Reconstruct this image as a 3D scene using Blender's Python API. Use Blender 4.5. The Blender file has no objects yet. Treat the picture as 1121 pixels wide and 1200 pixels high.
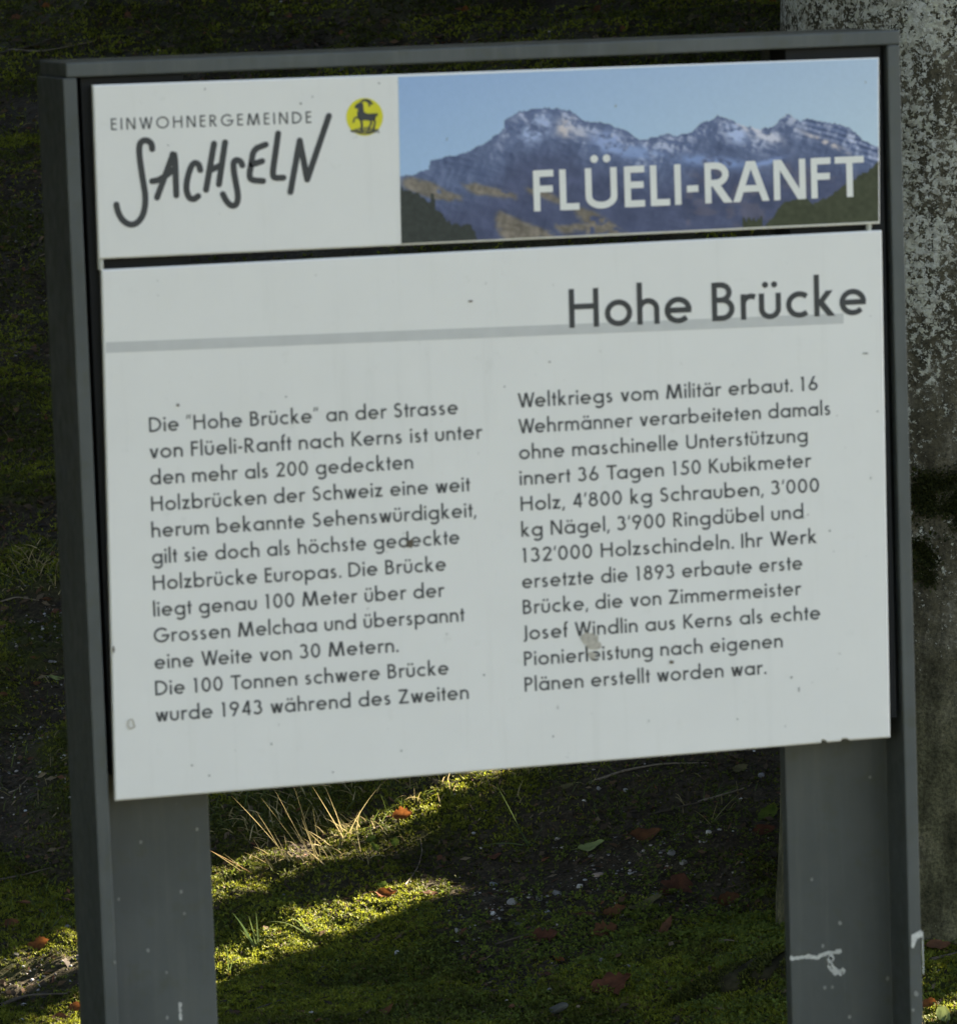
import bpy, math, random
import numpy as np
from mathutils import Vector, Matrix

# ------------------------------------------------------------------ camera
sc = bpy.context.scene
COL = sc.collection
PW, PH, FPX = 1121.0, 1200.0, 5457.0
CAM = np.array([-0.79947, -3.26838, 1.5])
ROT = np.array([[0.97118677, 0.23027713, 0.06138981],
                [-0.23578179, 0.96591184, 0.10687032],
                [-0.03468735, -0.11826564, 0.99237595]])   # columns: right, forward, up
cd = bpy.data.cameras.new('camera')
cam = bpy.data.objects.new('camera', cd)
COL.objects.link(cam)
cd.sensor_fit = 'HORIZONTAL'
cd.sensor_width = 36.0
cd.lens = FPX / PW * 36.0
cd.clip_start = 0.05
cd.clip_end = 2000
m4 = Matrix.Identity(4)
for i in range(3):
    m4[i][0] = ROT[i][0]; m4[i][1] = ROT[i][2]; m4[i][2] = -ROT[i][1]; m4[i][3] = CAM[i]
cam.matrix_world = m4
cd.dof.use_dof = True
cd.dof.focus_distance = 6.6
cd.dof.aperture_fstop = 40
sc.camera = cam

# ------------------------------------------------------------------ sky, sun, exposure
SUN_EL = math.radians(26)
SUN_AZ = math.radians(25)            # plan angle of the sun measured from +X towards +Y
world = bpy.data.worlds.new('World')
sc.world = world
world.use_nodes = True
wn = world.node_tree.nodes; wl = world.node_tree.links
bg = wn['Background']
sky = wn.new('ShaderNodeTexSky')
sky.sky_type = 'NISHITA'
sky.sun_disc = False
sky.sun_elevation = SUN_EL
sky.sun_rotation = math.radians(90) - SUN_AZ
sky.altitude = 700
sky.air_density = 1.0
sky.dust_density = 1.5
wl.new(sky.outputs[0], bg.inputs[0])
bg.inputs[1].default_value = 0.05
sd = bpy.data.lights.new('sun', 'SUN')
sd.energy = 5.0
sd.angle = math.radians(0.5)
sd.color = (1.0, 0.93, 0.80)
sun = bpy.data.objects.new('sun', sd)
COL.objects.link(sun)
S = Vector((math.cos(SUN_AZ) * math.cos(SUN_EL), math.sin(SUN_AZ) * math.cos(SUN_EL), math.sin(SUN_EL)))
sun.rotation_euler = S.to_track_quat('Z', 'Y').to_euler()
sun.location = (8, 8, 8)
sc.view_settings.view_transform = 'Standard'
sc.view_settings.look = 'None'
sc.view_settings.exposure = 3.56
sc.view_settings.use_white_balance = True
sc.view_settings.white_balance_temperature = 7650
sc.view_settings.white_balance_tint = 16
sc.view_settings.gamma = 1.0
sc.view_settings.use_curve_mapping = False
sc.render.resolution_x = 956
sc.render.resolution_y = 1024
sc.render.engine = 'CYCLES'

rng = np.random.default_rng(7)
random.seed(7)

# ------------------------------------------------------------------ helpers
def hsh(ix, iy, s):
    n = (ix.astype(np.int64) * 374761393 + iy.astype(np.int64) * 668265263 + s * 974711) & 0x7fffffff
    n = ((n ^ (n >> 13)) * 1274126177) & 0x7fffffff
    n = (n ^ (n >> 16)) & 0xffff
    return n / 65535.0
def vnoise(x, y, s=0):
    x = np.asarray(x, float); y = np.asarray(y, float)
    ix = np.floor(x); iy = np.floor(y); fx = x - ix; fy = y - iy
    fx = fx * fx * (3 - 2 * fx); fy = fy * fy * (3 - 2 * fy)
    a = hsh(ix, iy, s); b = hsh(ix + 1, iy, s); c = hsh(ix, iy + 1, s); d = hsh(ix + 1, iy + 1, s)
    return (a + (b - a) * fx) * (1 - fy) + (c + (d - c) * fx) * fy
def fbm(x, y, s=0, o=4):
    t = 0; a = 1; n = 0
    for i in range(o):
        t = t + a * vnoise(x * 2 ** i, y * 2 ** i, s + i * 17); n += a; a *= 0.5
    return t / n
def smooth(a, b, x):
    t = np.clip((x - a) / (b - a), 0, 1)
    return t * t * (3 - 2 * t)

def mesh_from(name, verts, faces, mat=None, parent=None, attrs=None, smooth_=False):
    me = bpy.data.meshes.new(name)
    verts = np.asarray(verts, np.float32).reshape(-1, 3)
    if isinstance(faces, np.ndarray):
        n, k = faces.shape
        me.vertices.add(len(verts)); me.vertices.foreach_set('co', verts.ravel())
        me.loops.add(n * k); me.loops.foreach_set('vertex_index', faces.astype(np.int32).ravel())
        me.polygons.add(n)
        me.polygons.foreach_set('loop_start', np.arange(0, n * k, k, dtype=np.int32))
        me.polygons.foreach_set('loop_total', np.full(n, k, np.int32))
        me.update(calc_edges=True)
    else:
        me.from_pydata([tuple(map(float, v)) for v in verts], [], faces)
        me.update()
    if attrs:
        for an, av in attrs.items():
            at = me.color_attributes.new(an, 'FLOAT_COLOR', 'POINT')
            av = np.asarray(av, np.float32)
            if av.ndim == 1: av = np.stack([av, av, av], 1)
            if av.shape[1] == 3: av = np.concatenate([av, np.ones((len(av), 1), np.float32)], 1)
            at.data.foreach_set('color', av.ravel())
    if smooth_:
        me.polygons.foreach_set('use_smooth', np.ones(len(me.polygons), bool))
    if mat: me.materials.append(mat)
    o = bpy.data.objects.new(name, me)
    COL.objects.link(o)
    if parent is not None: o.parent = parent
    return o

def tag(o, label=None, cat=None, group=None, kind=None):
    if label: o['label'] = label
    if cat: o['category'] = cat
    if group: o['group'] = group
    if kind: o['kind'] = kind
    return o

def empty(name, loc=(0, 0, 0)):
    o = bpy.data.objects.new(name, None); COL.objects.link(o); o.location = loc
    o.empty_display_size = 0.05
    return o

def box_mesh(x0, x1, y0, y1, z0, z1, bev=0.0):
    v = [(x, y, z) for x in (x0, x1) for y in (y0, y1) for z in (z0, z1)]
    f = [(0, 1, 3, 2), (4, 6, 7, 5), (0, 4, 5, 1), (2, 3, 7, 6), (0, 2, 6, 4), (1, 5, 7, 3)]
    return v, f
def bevel(o, w, seg=2):
    m = o.modifiers.new('bevel', 'BEVEL'); m.width = w; m.segments = seg; m.limit_method = 'ANGLE'
    return o

# ------------------------------------------------------------------ materials
def mat(name):
    m = bpy.data.materials.new(name); m.use_nodes = True
    nt = m.node_tree
    return m, nt, nt.nodes['Principled BSDF']
def N(nt, t, **kw):
    n = nt.nodes.new(t)
    for k, v in kw.items(): setattr(n, k, v)
    return n
def noise(nt, scale, detail=6, rough=0.6, vec=None):
    n = N(nt, 'ShaderNodeTexNoise'); n.inputs['Scale'].default_value = scale
    n.inputs['Detail'].default_value = detail; n.inputs['Roughness'].default_value = rough
    if vec is None:
        g = N(nt, 'ShaderNodeNewGeometry'); vec = g.outputs['Position']
    nt.links.new(vec, n.inputs['Vector'])
    return n
def ramp(nt, src, pts):
    r = N(nt, 'ShaderNodeValToRGB')
    while len(r.color_ramp.elements) < len(pts): r.color_ramp.elements.new(0.5)
    for e, (p, c) in zip(r.color_ramp.elements, pts):
        e.position = p; e.color = (c[0], c[1], c[2], 1) if not np.isscalar(c) else (c, c, c, 1)
    nt.links.new(src, r.inputs[0]); return r
def mix(nt, fac, a, b, mode='MIX'):
    m = N(nt, 'ShaderNodeMix', data_type='RGBA', blend_type=mode)
    for s, v in ((m.inputs[0], fac), (m.inputs[6], a), (m.inputs[7], b)):
        if hasattr(v, 'is_linked') or hasattr(v, 'links'): nt.links.new(v, s)
        elif np.isscalar(v): s.default_value = v
        else: s.default_value = (v[0], v[1], v[2], 1)
    return m.outputs[2]
def bump(nt, bsdf, h, strength=0.5, dist=0.01):
    b = N(nt, 'ShaderNodeBump'); b.inputs['Strength'].default_value = strength; b.inputs['Distance'].default_value = dist
    nt.links.new(h, b.inputs['Height']); nt.links.new(b.outputs[0], bsdf.inputs['Normal'])

def paint_mat():
    m, nt, b = mat('dark_grey_green_paint')
    n1 = noise(nt, 9, 5); n2 = noise(nt, 260, 3); n3 = noise(nt, 45, 6, .7)
    c = ramp(nt, n1.outputs[0], [(0.35, (0.062, 0.073, 0.072)), (0.65, (0.084, 0.096, 0.094))])
    c2 = mix(nt, ramp(nt, n3.outputs[0], [(0.52, 0.0), (0.72, 0.55)]).outputs[0], c.outputs[0], (0.075, 0.078, 0.045))
    sp = ramp(nt, n2.outputs[0], [(0.74, 0.0), (0.79, 0.6)])
    c3 = mix(nt, sp.outputs[0], c2, (0.22, 0.23, 0.20))
    nt.links.new(c3, b.inputs['Base Color'])
    b.inputs['Roughness'].default_value = 0.42
    b.inputs['Specular IOR Level'].default_value = 0.35
    n4 = noise(nt, 1200, 2)
    mp = N(nt, 'ShaderNodeMapping'); g_ = N(nt, 'ShaderNodeNewGeometry'); nt.links.new(g_.outputs['Position'], mp.inputs[0]); mp.inputs['Scale'].default_value = (1.0, 1.0, 0.05)
    ns = noise(nt, 120, 5, .7, mp.outputs[0])
    c4 = mix(nt, ramp(nt, ns.outputs[0], [(0.50, 0.0), (0.75, 0.30)]).outputs[0], c3, (0.13, 0.14, 0.125))
    nt.links.new(c4, b.inputs['Base Color'])
    nt.links.new(ramp(nt, n3.outputs[0], [(0.35, 0.34), (0.7, 0.6)]).outputs[0], b.inputs['Roughness'])
    bump(nt, b, n4.outputs[0], 0.12, 0.0004)
    return m
def white_mat(name, col, dirt=True):
    m, nt, b = mat(name)
    n1 = noise(nt, 14, 5); n2 = noise(nt, 190, 2, .5); n3 = noise(nt, 60, 5, .7)
    c = ramp(nt, n1.outputs[0], [(0.3, tuple(x * 0.96 for x in col)), (0.7, col)]).outputs[0]
    if dirt:
        c = mix(nt, ramp(nt, n2.outputs[0], [(0.765, 0.0), (0.80, 0.55)]).outputs[0], c, (0.33, 0.32, 0.29))
        c = mix(nt, ramp(nt, n3.outputs[0], [(0.62, 0.0), (0.80, 0.30)]).outputs[0], c, (0.55, 0.55, 0.47))
    mp = N(nt, 'ShaderNodeMapping'); g_ = N(nt, 'ShaderNodeNewGeometry'); nt.links.new(g_.outputs['Position'], mp.inputs[0]); mp.inputs['Scale'].default_value = (1.0, 1.0, 0.07)
    ns = noise(nt, 90, 5, .65, mp.outputs[0])
    c = mix(nt, ramp(nt, ns.outputs[0], [(0.56, 0.0), (0.78, 0.12)]).outputs[0], c, (0.48, 0.48, 0.42))
    nt.links.new(c, b.inputs['Base Color'])
    nr_ = ramp(nt, n3.outputs[0], [(0.3, 0.30), (0.7, 0.50)]); nt.links.new(nr_.outputs[0], b.inputs['Roughness'])
    b.inputs['Specular IOR Level'].default_value = 0.4
    return m
def flat_mat(name, col, rough=0.5, var=0.12, scale=60, transl=0.0):
    m, nt, b = mat(name)
    n1 = noise(nt, scale, 4)
    c = ramp(nt, n1.outputs[0], [(0.3, tuple(x * (1 - var) for x in col)), (0.7, tuple(x * (1 + var) for x in col))]).outputs[0]
    nt.links.new(c, b.inputs['Base Color'])
    b.inputs['Roughness'].default_value = rough
    b.inputs['Specular IOR Level'].default_value = 0.3
    if transl > 0: add_transl(nt, b, c, transl)
    return m
def add_transl(nt, b, c, f):
    t = N(nt, 'ShaderNodeBsdfTranslucent'); nt.links.new(c, t.inputs[0])
    ms = N(nt, 'ShaderNodeMixShader'); ms.inputs[0].default_value = f
    out = nt.nodes['Material Output']
    nt.links.new(b.outputs[0], ms.inputs[1]); nt.links.new(t.outputs[0], ms.inputs[2]); nt.links.new(ms.outputs[0], out.inputs[0])
def attr_mat(name, attr, rough=0.7, transl=0.0, spec=0.3, gain=None):
    m, nt, b = mat(name)
    a = N(nt, 'ShaderNodeVertexColor', layer_name=attr)
    c = a.outputs[0]
    n1 = noise(nt, 300, 3)
    c = mix(nt, 1.0, c, ramp(nt, n1.outputs[0], [(0.3, 0.8), (0.7, 1.15)]).outputs[0], 'MULTIPLY')
    nt.links.new(c, b.inputs['Base Color'])
    b.inputs['Roughness'].default_value = rough
    b.inputs['Specular IOR Level'].default_value = spec
    if transl > 0: add_transl(nt, b, c, transl)
    return m
def leaf_mat(name, col, col2, transl=0.3, rough=0.5):
    m, nt, b = mat(name)
    n1 = noise(nt, 70, 5, .7); n2 = noise(nt, 420, 2)
    c = ramp(nt, n1.outputs[0], [(0.35, col2), (0.62, col)]).outputs[0]
    c = mix(nt, ramp(nt, n2.outputs[0], [(0.62, 0.0), (0.75, 0.5)]).outputs[0], c, tuple(x * 0.3 for x in col2))
    nt.links.new(c, b.inputs['Base Color'])
    b.inputs['Roughness'].default_value = max(rough, .7)
    b.inputs['Specular IOR Level'].default_value = 0.12
    bump(nt, b, n1.outputs[0], 0.6, 0.003)
    add_transl(nt, b, c, transl)
    return m

PAINT = paint_mat()
WHITE = white_mat('white_laminate', (0.80, 0.80, 0.76))
EDGE = flat_mat('grey_panel_edge', (0.42, 0.41, 0.37), 0.6)
INK = flat_mat('dark_grey_ink', (0.050, 0.055, 0.058), 0.4)
INK2 = flat_mat('grey_text_ink', (0.062, 0.068, 0.072), 0.4)
WINK = flat_mat('white_print_ink', (0.78, 0.79, 0.74), 0.4, 0.03)
RULE = flat_mat('light_grey_print', (0.56, 0.57, 0.55), 0.4, 0.04)
YEL = flat_mat('yellow_print', (0.72, 0.66, 0.035), 0.4, 0.05)
OLI = flat_mat('olive_print', (0.30, 0.27, 0.06), 0.4, 0.1)
DROP = flat_mat('dried_bird_dropping', (0.55, 0.56, 0.52), 0.8, 0.25, 300)
SPECK = flat_mat('dull_speck', (0.26, 0.27, 0.25), 0.8, 0.25, 300)
STAIN = flat_mat('brown_stain', (0.14, 0.12, 0.09), 0.8, 0.3, 400)
STAIN2 = flat_mat('beige_stain', (0.48, 0.45, 0.38), 0.8, 0.2, 400)
STEEL = flat_mat('pale_spacer', (0.45, 0.46, 0.41), 0.5)

# ------------------------------------------------------------------ the ground
CF = np.array([-math.sin(-0.23404), math.cos(-0.23404)])      # level forward direction of the view
CR = np.array([CF[1], -CF[0]])
def uv_of(x, y):
    dx, dy = x - CAM[0], y - CAM[1]
    return dx * CR[0] + dy * CR[1], dx * CF[0] + dy * CF[1]
def sp(x, k):
    return k * np.logaddexp(0, x / k)
RIDGES = [(0.318, 3.12, 0.61, 3.24, 0.075), (0.35, 3.30, 0.614, 3.455, 0.07), (0.614, 3.455, 0.906, 3.60, 0.06), (0.03, 3.25, 0.12, 3.28, 0.06)]
def moss_mask(x, y):
    m = fbm(x * 2.6 + 3.1, y * 2.6, 11, 5)
    q = smooth(0.365, 0.50, m) * (1 - .55 * smooth(7.6, 9.5, uv_of(x, y)[1]))
    # cushions follow the two low ridges that run down the bank
    for (ax, ay, bx, by, wd) in RIDGES:
        dx, dy = bx - ax, by - ay; L2 = dx * dx + dy * dy
        t = np.clip(((x - ax) * dx + (y - ay) * dy) / L2, 0, 1)
        d2 = (x - ax - t * dx) ** 2 + (y - ay - t * dy) ** 2
        q = np.maximum(q, np.exp(-d2 / wd ** 2) * smooth(.30, .48, fbm(x * 6, y * 6, 13, 3)))
    return q
def Gbase(x, y):
    u, v = uv_of(x, y)
    z = 0.22 * sp(v - 5.9, 0.4) + 0.13 * sp(v - 14, 1.0) - 0.34 * sp(v - 38, 3.0)
    fade = smooth(3.8, 5.4, v) * (1 - smooth(60, 90, v))
    z = z + 0.05 * np.clip(u, -6, 6) * fade
    z = z + fade * (0.10 * (fbm(x * 0.9, y * 0.9, 5, 2) - 0.5) + 0.07 * (fbm(x * 2.7, y * 2.7, 6, 2) - 0.5))
    return z
def G(x, y):
    x = np.asarray(x, float); y = np.asarray(y, float)
    z = Gbase(x, y)
    u, v = uv_of(x, y)
    near = smooth(4.5, 5.6, v) * (1 - smooth(13, 15, v))
    mm = moss_mask(x, y)
    z = z + near * (0.030 * (fbm(x * 9, y * 9, 21, 3) - 0.5) + 0.014 * mm * (0.4 + fbm(x * 24, y * 24, 31, 3)) + 0.010 * (fbm(x * 55, y * 55, 41, 2) - 0.5))
    return z
def ray(px, py):
    d = ROT @ np.array([(px - PW / 2) / FPX, 1.0, -(py - PH / 2) / FPX])
    return d / np.linalg.norm(d)
_TS = np.arange(4.5, 30, 0.03)
def ground_pt(px, py):
    d = ray(px, py)
    q = CAM + d * _TS[:, None]
    under = q[:, 2] < Gbase(q[:, 0], q[:, 1])
    t0 = _TS[int(np.argmax(under))] if under.any() else 29.0
    for span, n in ((0.16, 33), (0.006, 25)):
        ts = np.linspace(t0 - span, t0 + span, n); q = CAM + d * ts[:, None]
        under = q[:, 2] < G(q[:, 0], q[:, 1])
        t0 = ts[int(np.argmax(under))] if under.any() else t0
    return CAM + d * t0
def gnormal(x, y, e=0.02):
    n = np.array([-(float(G(x + e, y)) - float(G(x - e, y))) / (2 * e), -(float(G(x, y + e)) - float(G(x, y - e))) / (2 * e), 1.0])
    return n / np.linalg.norm(n)

us = np.concatenate([-np.geomspace(250, 1.5, 34), np.arange(-1.46, 1.46, 0.0085), np.geomspace(1.5, 250, 34)])
vs = np.concatenate([[-250, -120, -60, -30, -15, -8, -4, -2, 0, 1], np.arange(1.5, 5.6, 0.12),
                     np.arange(5.7, 7.9, 0.0085), np.arange(7.9, 13.6, 0.016), np.geomspace(13.7, 300, 50)])
UU, VV = np.meshgrid(us, vs)
GX = CAM[0] + UU * CR[0] + VV * CF[0]; GY = CAM[1] + UU * CR[1] + VV * CF[1]
GZ = G(GX, GY)
nv, nu = UU.shape
idx = np.arange(nv * nu).reshape(nv, nu)
gf = np.stack([idx[:-1, :-1], idx[:-1, 1:], idx[1:, 1:], idx[1:, :-1]], -1).reshape(-1, 4)
mmv = moss_mask(GX, GY).ravel()
GM, nt, b = mat('mossy_soil')
a = N(nt, 'ShaderNodeVertexColor', layer_name='moss')
n1 = noise(nt, 22, 8, .7); n2 = noise(nt, 130, 5, .7); n3 = noise(nt, 5, 4)
soil = ramp(nt, n2.outputs[0], [(0.3, (0.014, 0.011, 0.007)), (0.55, (0.044, 0.036, 0.023)), (0.75, (0.105, 0.088, 0.062))]).outputs[0]
green = ramp(nt, n2.outputs[0], [(0.3, (0.012, 0.016, 0.003)), (0.7, (0.050, 0.062, 0.010))]).outputs[0]
f1 = N(nt, 'ShaderNodeMath', operation='MULTIPLY'); nt.links.new(a.outputs[0], f1.inputs[0])
nt.links.new(ramp(nt, n1.outputs[0], [(0.35, 0.35), (0.6, 1.0)]).outputs[0], f1.inputs[1])
nt.links.new(mix(nt, f1.outputs[0], soil, green), b.inputs['Base Color'])
b.inputs['Roughness'].default_value = 0.95
b.inputs['Specular IOR Level'].default_value = 0.15
bump(nt, b, n2.outputs[0], 0.8, 0.006)
ground = mesh_from('ground', np.stack([GX, GY, GZ], -1).reshape(-1, 3), gf, GM, attrs={'moss': mmv}, smooth_=True)
tag(ground, 'dark mossy bank of bare soil rising behind the sign', kind='structure')

# ------------------------------------------------------------------ lettering: a monoline geometric alphabet drawn stroke by stroke
XH, AS, DE = 0.665, 1.09, -0.34
WIDE = dict(H=1.16, B=1.08, M=1.15, T=1.2, R=1.12, K=1.12, S=1.08, D=1.06, Z=1.1, P=1.1, N=1.06, k=1.2, s=1.08, v=1.1, w=1.08, z=1.12, y=1.1, t=1.1, r=1.12, U=1.2)
WIDE.update({c: 1.13 for c in '023456789'}); WIDE['Ü'] = 1.2
def arc(cx, cy, rx, ry, a0, a1, n=None):
    n = n or max(4, int(abs(a1 - a0) / 14))
    return [(cx + rx * math.cos(math.radians(a0 + (a1 - a0) * i / n)), cy + ry * math.sin(math.radians(a0 + (a1 - a0) * i / n))) for i in range(n + 1)]
def glyph(ch, w):
    """returns advance, strokes (centre lines), parallelograms, dots"""
    h = w / 2; s = []; q = []; d = []
    L = 0.062                                    # side bearing
    x0 = L + h
    def diag(xa, ya, xb, yb, k=1.0):             # slanted bar cut level at both ends
        dx, dy = xb - xa, yb - ya
        t = w * math.hypot(dx, dy) / abs(dy) / 2 * k
        q.append([(xa - t, ya), (xa + t, ya), (xb + t, yb), (xb - t, yb)])
    rb = XH / 2 - h + 0.012; cy = XH / 2         # round bowl
    uml = {'ä': 'a', 'ö': 'o', 'ü': 'u', 'Ü': 'U', 'Ä': 'A'}
    base = uml.get(ch, ch)
    A = 0.3
    if base in 'abdgpqoec':
        cx = L + h + rb if base in 'adgqoec' else L + h + rb
        if base == 'c':
            s.append(arc(cx, cy, rb, rb, 48, 312)); A = cx + rb * 0.66 + 0.10
        elif base == 'e':
            s.append([(cx - rb, cy), (cx + rb, cy)] if False else [(cx - rb + h * .5, cy + 0.0), (cx + rb + h * .8, cy)])
            s.append(arc(cx, cy, rb, rb, 0, 318)); A = cx + rb + h + 0.06
        else:
            s.append(arc(cx, cy, rb, rb, 0, 360, 26))
            xr, xl = cx + rb, cx - rb
            if base == 'o': A = xr + h + L * .9
            if base == 'a': s.append([(xr, 0), (xr, XH)]); A = xr + h + L
            if base == 'd': s.append([(xr, 0), (xr, AS)]); A = xr + h + L
            if base == 'q': s.append([(xr, DE), (xr, XH)]); A = xr + h + L
            if base == 'b': s.append([(xl, 0), (xl, AS)]); A = xr + h + L
            if base == 'p': s.append([(xl, DE), (xl, XH)]); A = xr + h + L
            if base == 'g': s.append([(xr, XH), (xr, -0.06)] + arc(xr - rb * .9, -0.08, rb * .9, 0.20, 0, -150)); A = xr + h + L
    elif base in 'hnmru':
        r = 0.212 if base != 'm' else 0.195
        x1 = x0 + 2 * r + 0.015
        if base == 'u':
            s.append([(x0, XH), (x0, r + h)] + arc(x0 + r, r + h * .8, r, r, 180, 270)[1:] + arc(x0 + r, r + h * .8, r, r, 270, 360)[1:] + [(x0 + 2 * r, XH)])
            A = x0 + 2 * r + h + L
        elif base == 'r':
            s.append([(x0, 0), (x0, XH)]); s.append(arc(x0 + 0.175, XH - h - 0.175, 0.175, 0.185, 178, 58)); A = x0 + 0.165 + 0.13
        else:
            s.append([(x0, 0), (x0, AS if base == 'h' else XH)])
            s.append([*arc(x0 + r, XH - h - r + .012, r, r, 178, 0), (x0 + 2 * r, 0)])
            A = x0 + 2 * r + h + L
            if base == 'm':
                s.append([*arc(x0 + 3 * r, XH - h - r + .012, r, r, 178, 0), (x0 + 4 * r, 0)]); A += 2 * r
    elif base == 'i': s.append([(x0, 0), (x0, XH)]); d.append((x0, XH + 0.22, w * .62)); A = x0 + h + L
    elif base == 'j': s.append([(x0, DE), (x0, XH)]); d.append((x0, XH + 0.22, w * .62)); A = x0 + h + L
    elif base == 'l': s.append([(x0, 0), (x0, AS)]); A = x0 + h + L
    elif base == 't': s.append([(x0 + .05, 0), (x0 + .05, 0.90)]); s.append([(x0 - .08, XH - h), (x0 + .18, XH - h)]); A = x0 + .20
    elif base == 'f': s.append([(x0 + .04, 0), (x0 + .04, 0.86)] + arc(x0 + .04 + .13, 0.86, 0.13, AS - h - .86 + .02, 180, 75)); s.append([(x0 - .08, XH - h), (x0 + .18, XH - h)]); A = x0 + .22
    elif base == 'k': s.append([(x0, 0), (x0, AS)]); diag(x0 + .07, XH * .52, x0 + .27, XH, .9); diag(x0 + .31, 0, x0 + .07, XH * .58); A = x0 + .31 + h + .05
    elif base == 's':
        cx = x0 + .115
        s.append(arc(cx + .01, XH - h - .118, .115, .128, 40, 215)[0:] + [(cx + .03, XH * .49)] + arc(cx - .005, h + .128, .13, .14, 50, -150)); A = cx + .13 + h + .07
    elif base == 'v': diag(x0 + .17, 0, x0, XH); diag(x0 + .19, 0, x0 + .36, XH); A = x0 + .36 + h + .03
    elif base == 'w': diag(x0 + .14, 0, x0, XH); diag(x0 + .16, 0, x0 + .29, XH); diag(x0 + .43, 0, x0 + .30, XH); diag(x0 + .45, 0, x0 + .59, XH); A = x0 + .59 + h + .03
    elif base == 'z': s.append([(x0 - h, XH - h), (x0 + .27 + h, XH - h)]); s.append([(x0 - h, h), (x0 + .29 + h, h)]); diag(x0 + .02, h, x0 + .25, XH - h); A = x0 + .29 + h + .06
    elif base == 'y': diag(x0 + .02, DE, x0 + .36, XH); diag(x0 + .18, 0, x0, XH); A = x0 + .36 + h + .03
    # capitals
    elif base == 'D': s.append([(x0, 0), (x0, 1)]); s.append([(x0, 1 - h), (x0 + .16, 1 - h)] + arc(x0 + .16, .5, .5 - h + 0.02, .5 - h, 90, -90)[1:-1] + [(x0 + .16, h), (x0, h)]); A = x0 + .62 + h + L * .8
    elif base == 'H': s.append([(x0, 0), (x0, 1)]); s.append([(x0 + .52, 0), (x0 + .52, 1)]); s.append([(x0, .54), (x0 + .52, .54)]); A = x0 + .52 + h + L
    elif base == 'B':
        s.append([(x0, 0), (x0, 1)])
        s.append([(x0, 1 - h), (x0 + .15, 1 - h)] + arc(x0 + .15, 1 - h - .195, .195, .195, 90, -90)[1:-1] + [(x0 + .15, 1 - h - .39), (x0, 1 - h - .39)])
        s.append([(x0 + .15, 1 - h - .39)] + arc(x0 + .17, h + (1 - 2 * h - .39) / 2, .235, (1 - 2 * h - .39) / 2, 90, -90) + [(x0, h)]); A = x0 + .42 + h + L * .8
    elif base in 'FE':
        s.append([(x0, 0), (x0, 1)]); s.append([(x0, 1 - h), (x0 + .38, 1 - h)]); s.append([(x0, .54), (x0 + .36, .54)])
        if base == 'E': s.append([(x0, h), (x0 + .38, h)])
        A = x0 + .38 + L
    elif base == 'L': s.append([(x0, 0), (x0, 1)]); s.append([(x0, h), (x0 + .36, h)]); A = x0 + .36 + L * .7
    elif base == 'I': s.append([(x0, 0), (x0, 1)]); A = x0 + h + L
    elif base == 'J': s.append([(x0 + .12, 1), (x0 + .12, .12)] + arc(x0 - .01, .10, .13, .16, 0, -100)); A = x0 + .12 + h + L
    elif base == 'K': s.append([(x0, 0), (x0, 1)]); diag(x0 + .08, .50, x0 + .42, 1, .95); diag(x0 + .46, 0, x0 + .08, .58); A = x0 + .46 + h + .04
    elif base == 'M': diag(x0, 0, x0 + .10, 1); diag(x0 + .37, 0, x0 + .12, 1); diag(x0 + .39, 0, x0 + .64, 1); diag(x0 + .76, 0, x0 + .66, 1); A = x0 + .76 + h + .06
    elif base == 'N': s.append([(x0, 0), (x0, 1)]); s.append([(x0 + .55, 0), (x0 + .55, 1)]); diag(x0 + .53, 0, x0 + .02, 1, .95); A = x0 + .55 + h + L
    elif base == 'W': diag(x0 + .23, 0, x0, 1); diag(x0 + .25, 0, x0 + .45, 1); diag(x0 + .67, 0, x0 + .47, 1); diag(x0 + .69, 0, x0 + .92, 1); A = x0 + .92 + h + .02
    elif base == 'A': diag(x0, 0, x0 + .31, 1); diag(x0 + .66, 0, x0 + .35, 1); s.append([(x0 + .12, .32), (x0 + .54, .32)]); A = x0 + .66 + h + .03
    elif base == 'V': diag(x0 + .31, 0, x0, 1); diag(x0 + .33, 0, x0 + .64, 1); A = x0 + .64 + h + .03
    elif base == 'U': s.append([(x0, 1), (x0, .30)] + arc(x0 + .235, .30, .235, .30 - h, 180, 360)[1:] + [(x0 + .47, 1)]); A = x0 + .47 + h + L
    elif base in 'OQ': s.append(arc(x0 + .44, .5, .445, .5 - h + .01, 0, 360, 34)); A = x0 + .885 + h + L * .8
    elif base == 'G': s.append(arc(x0 + .43, .5, .435, .5 - h + .01, 42, 352)); s.append([(x0 + .44, .46), (x0 + .865 + h, .46)]); A = x0 + .87 + h + L * .8
    elif base in 'PR':
        s.append([(x0, 0), (x0, 1)]); s.append([(x0, 1 - h), (x0 + .15, 1 - h)] + arc(x0 + .15, 1 - h - .215, .205, .215, 90, -90)[1:-1] + [(x0 + .15, 1 - h - .43), (x0, 1 - h - .43)])
        A = x0 + .355 + h + .05
        if base == 'R': diag(x0 + .40, 0, x0 + .13, .50); A = x0 + .42 + h + .04
    elif base == 'S':
        cx = x0 + .17
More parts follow.
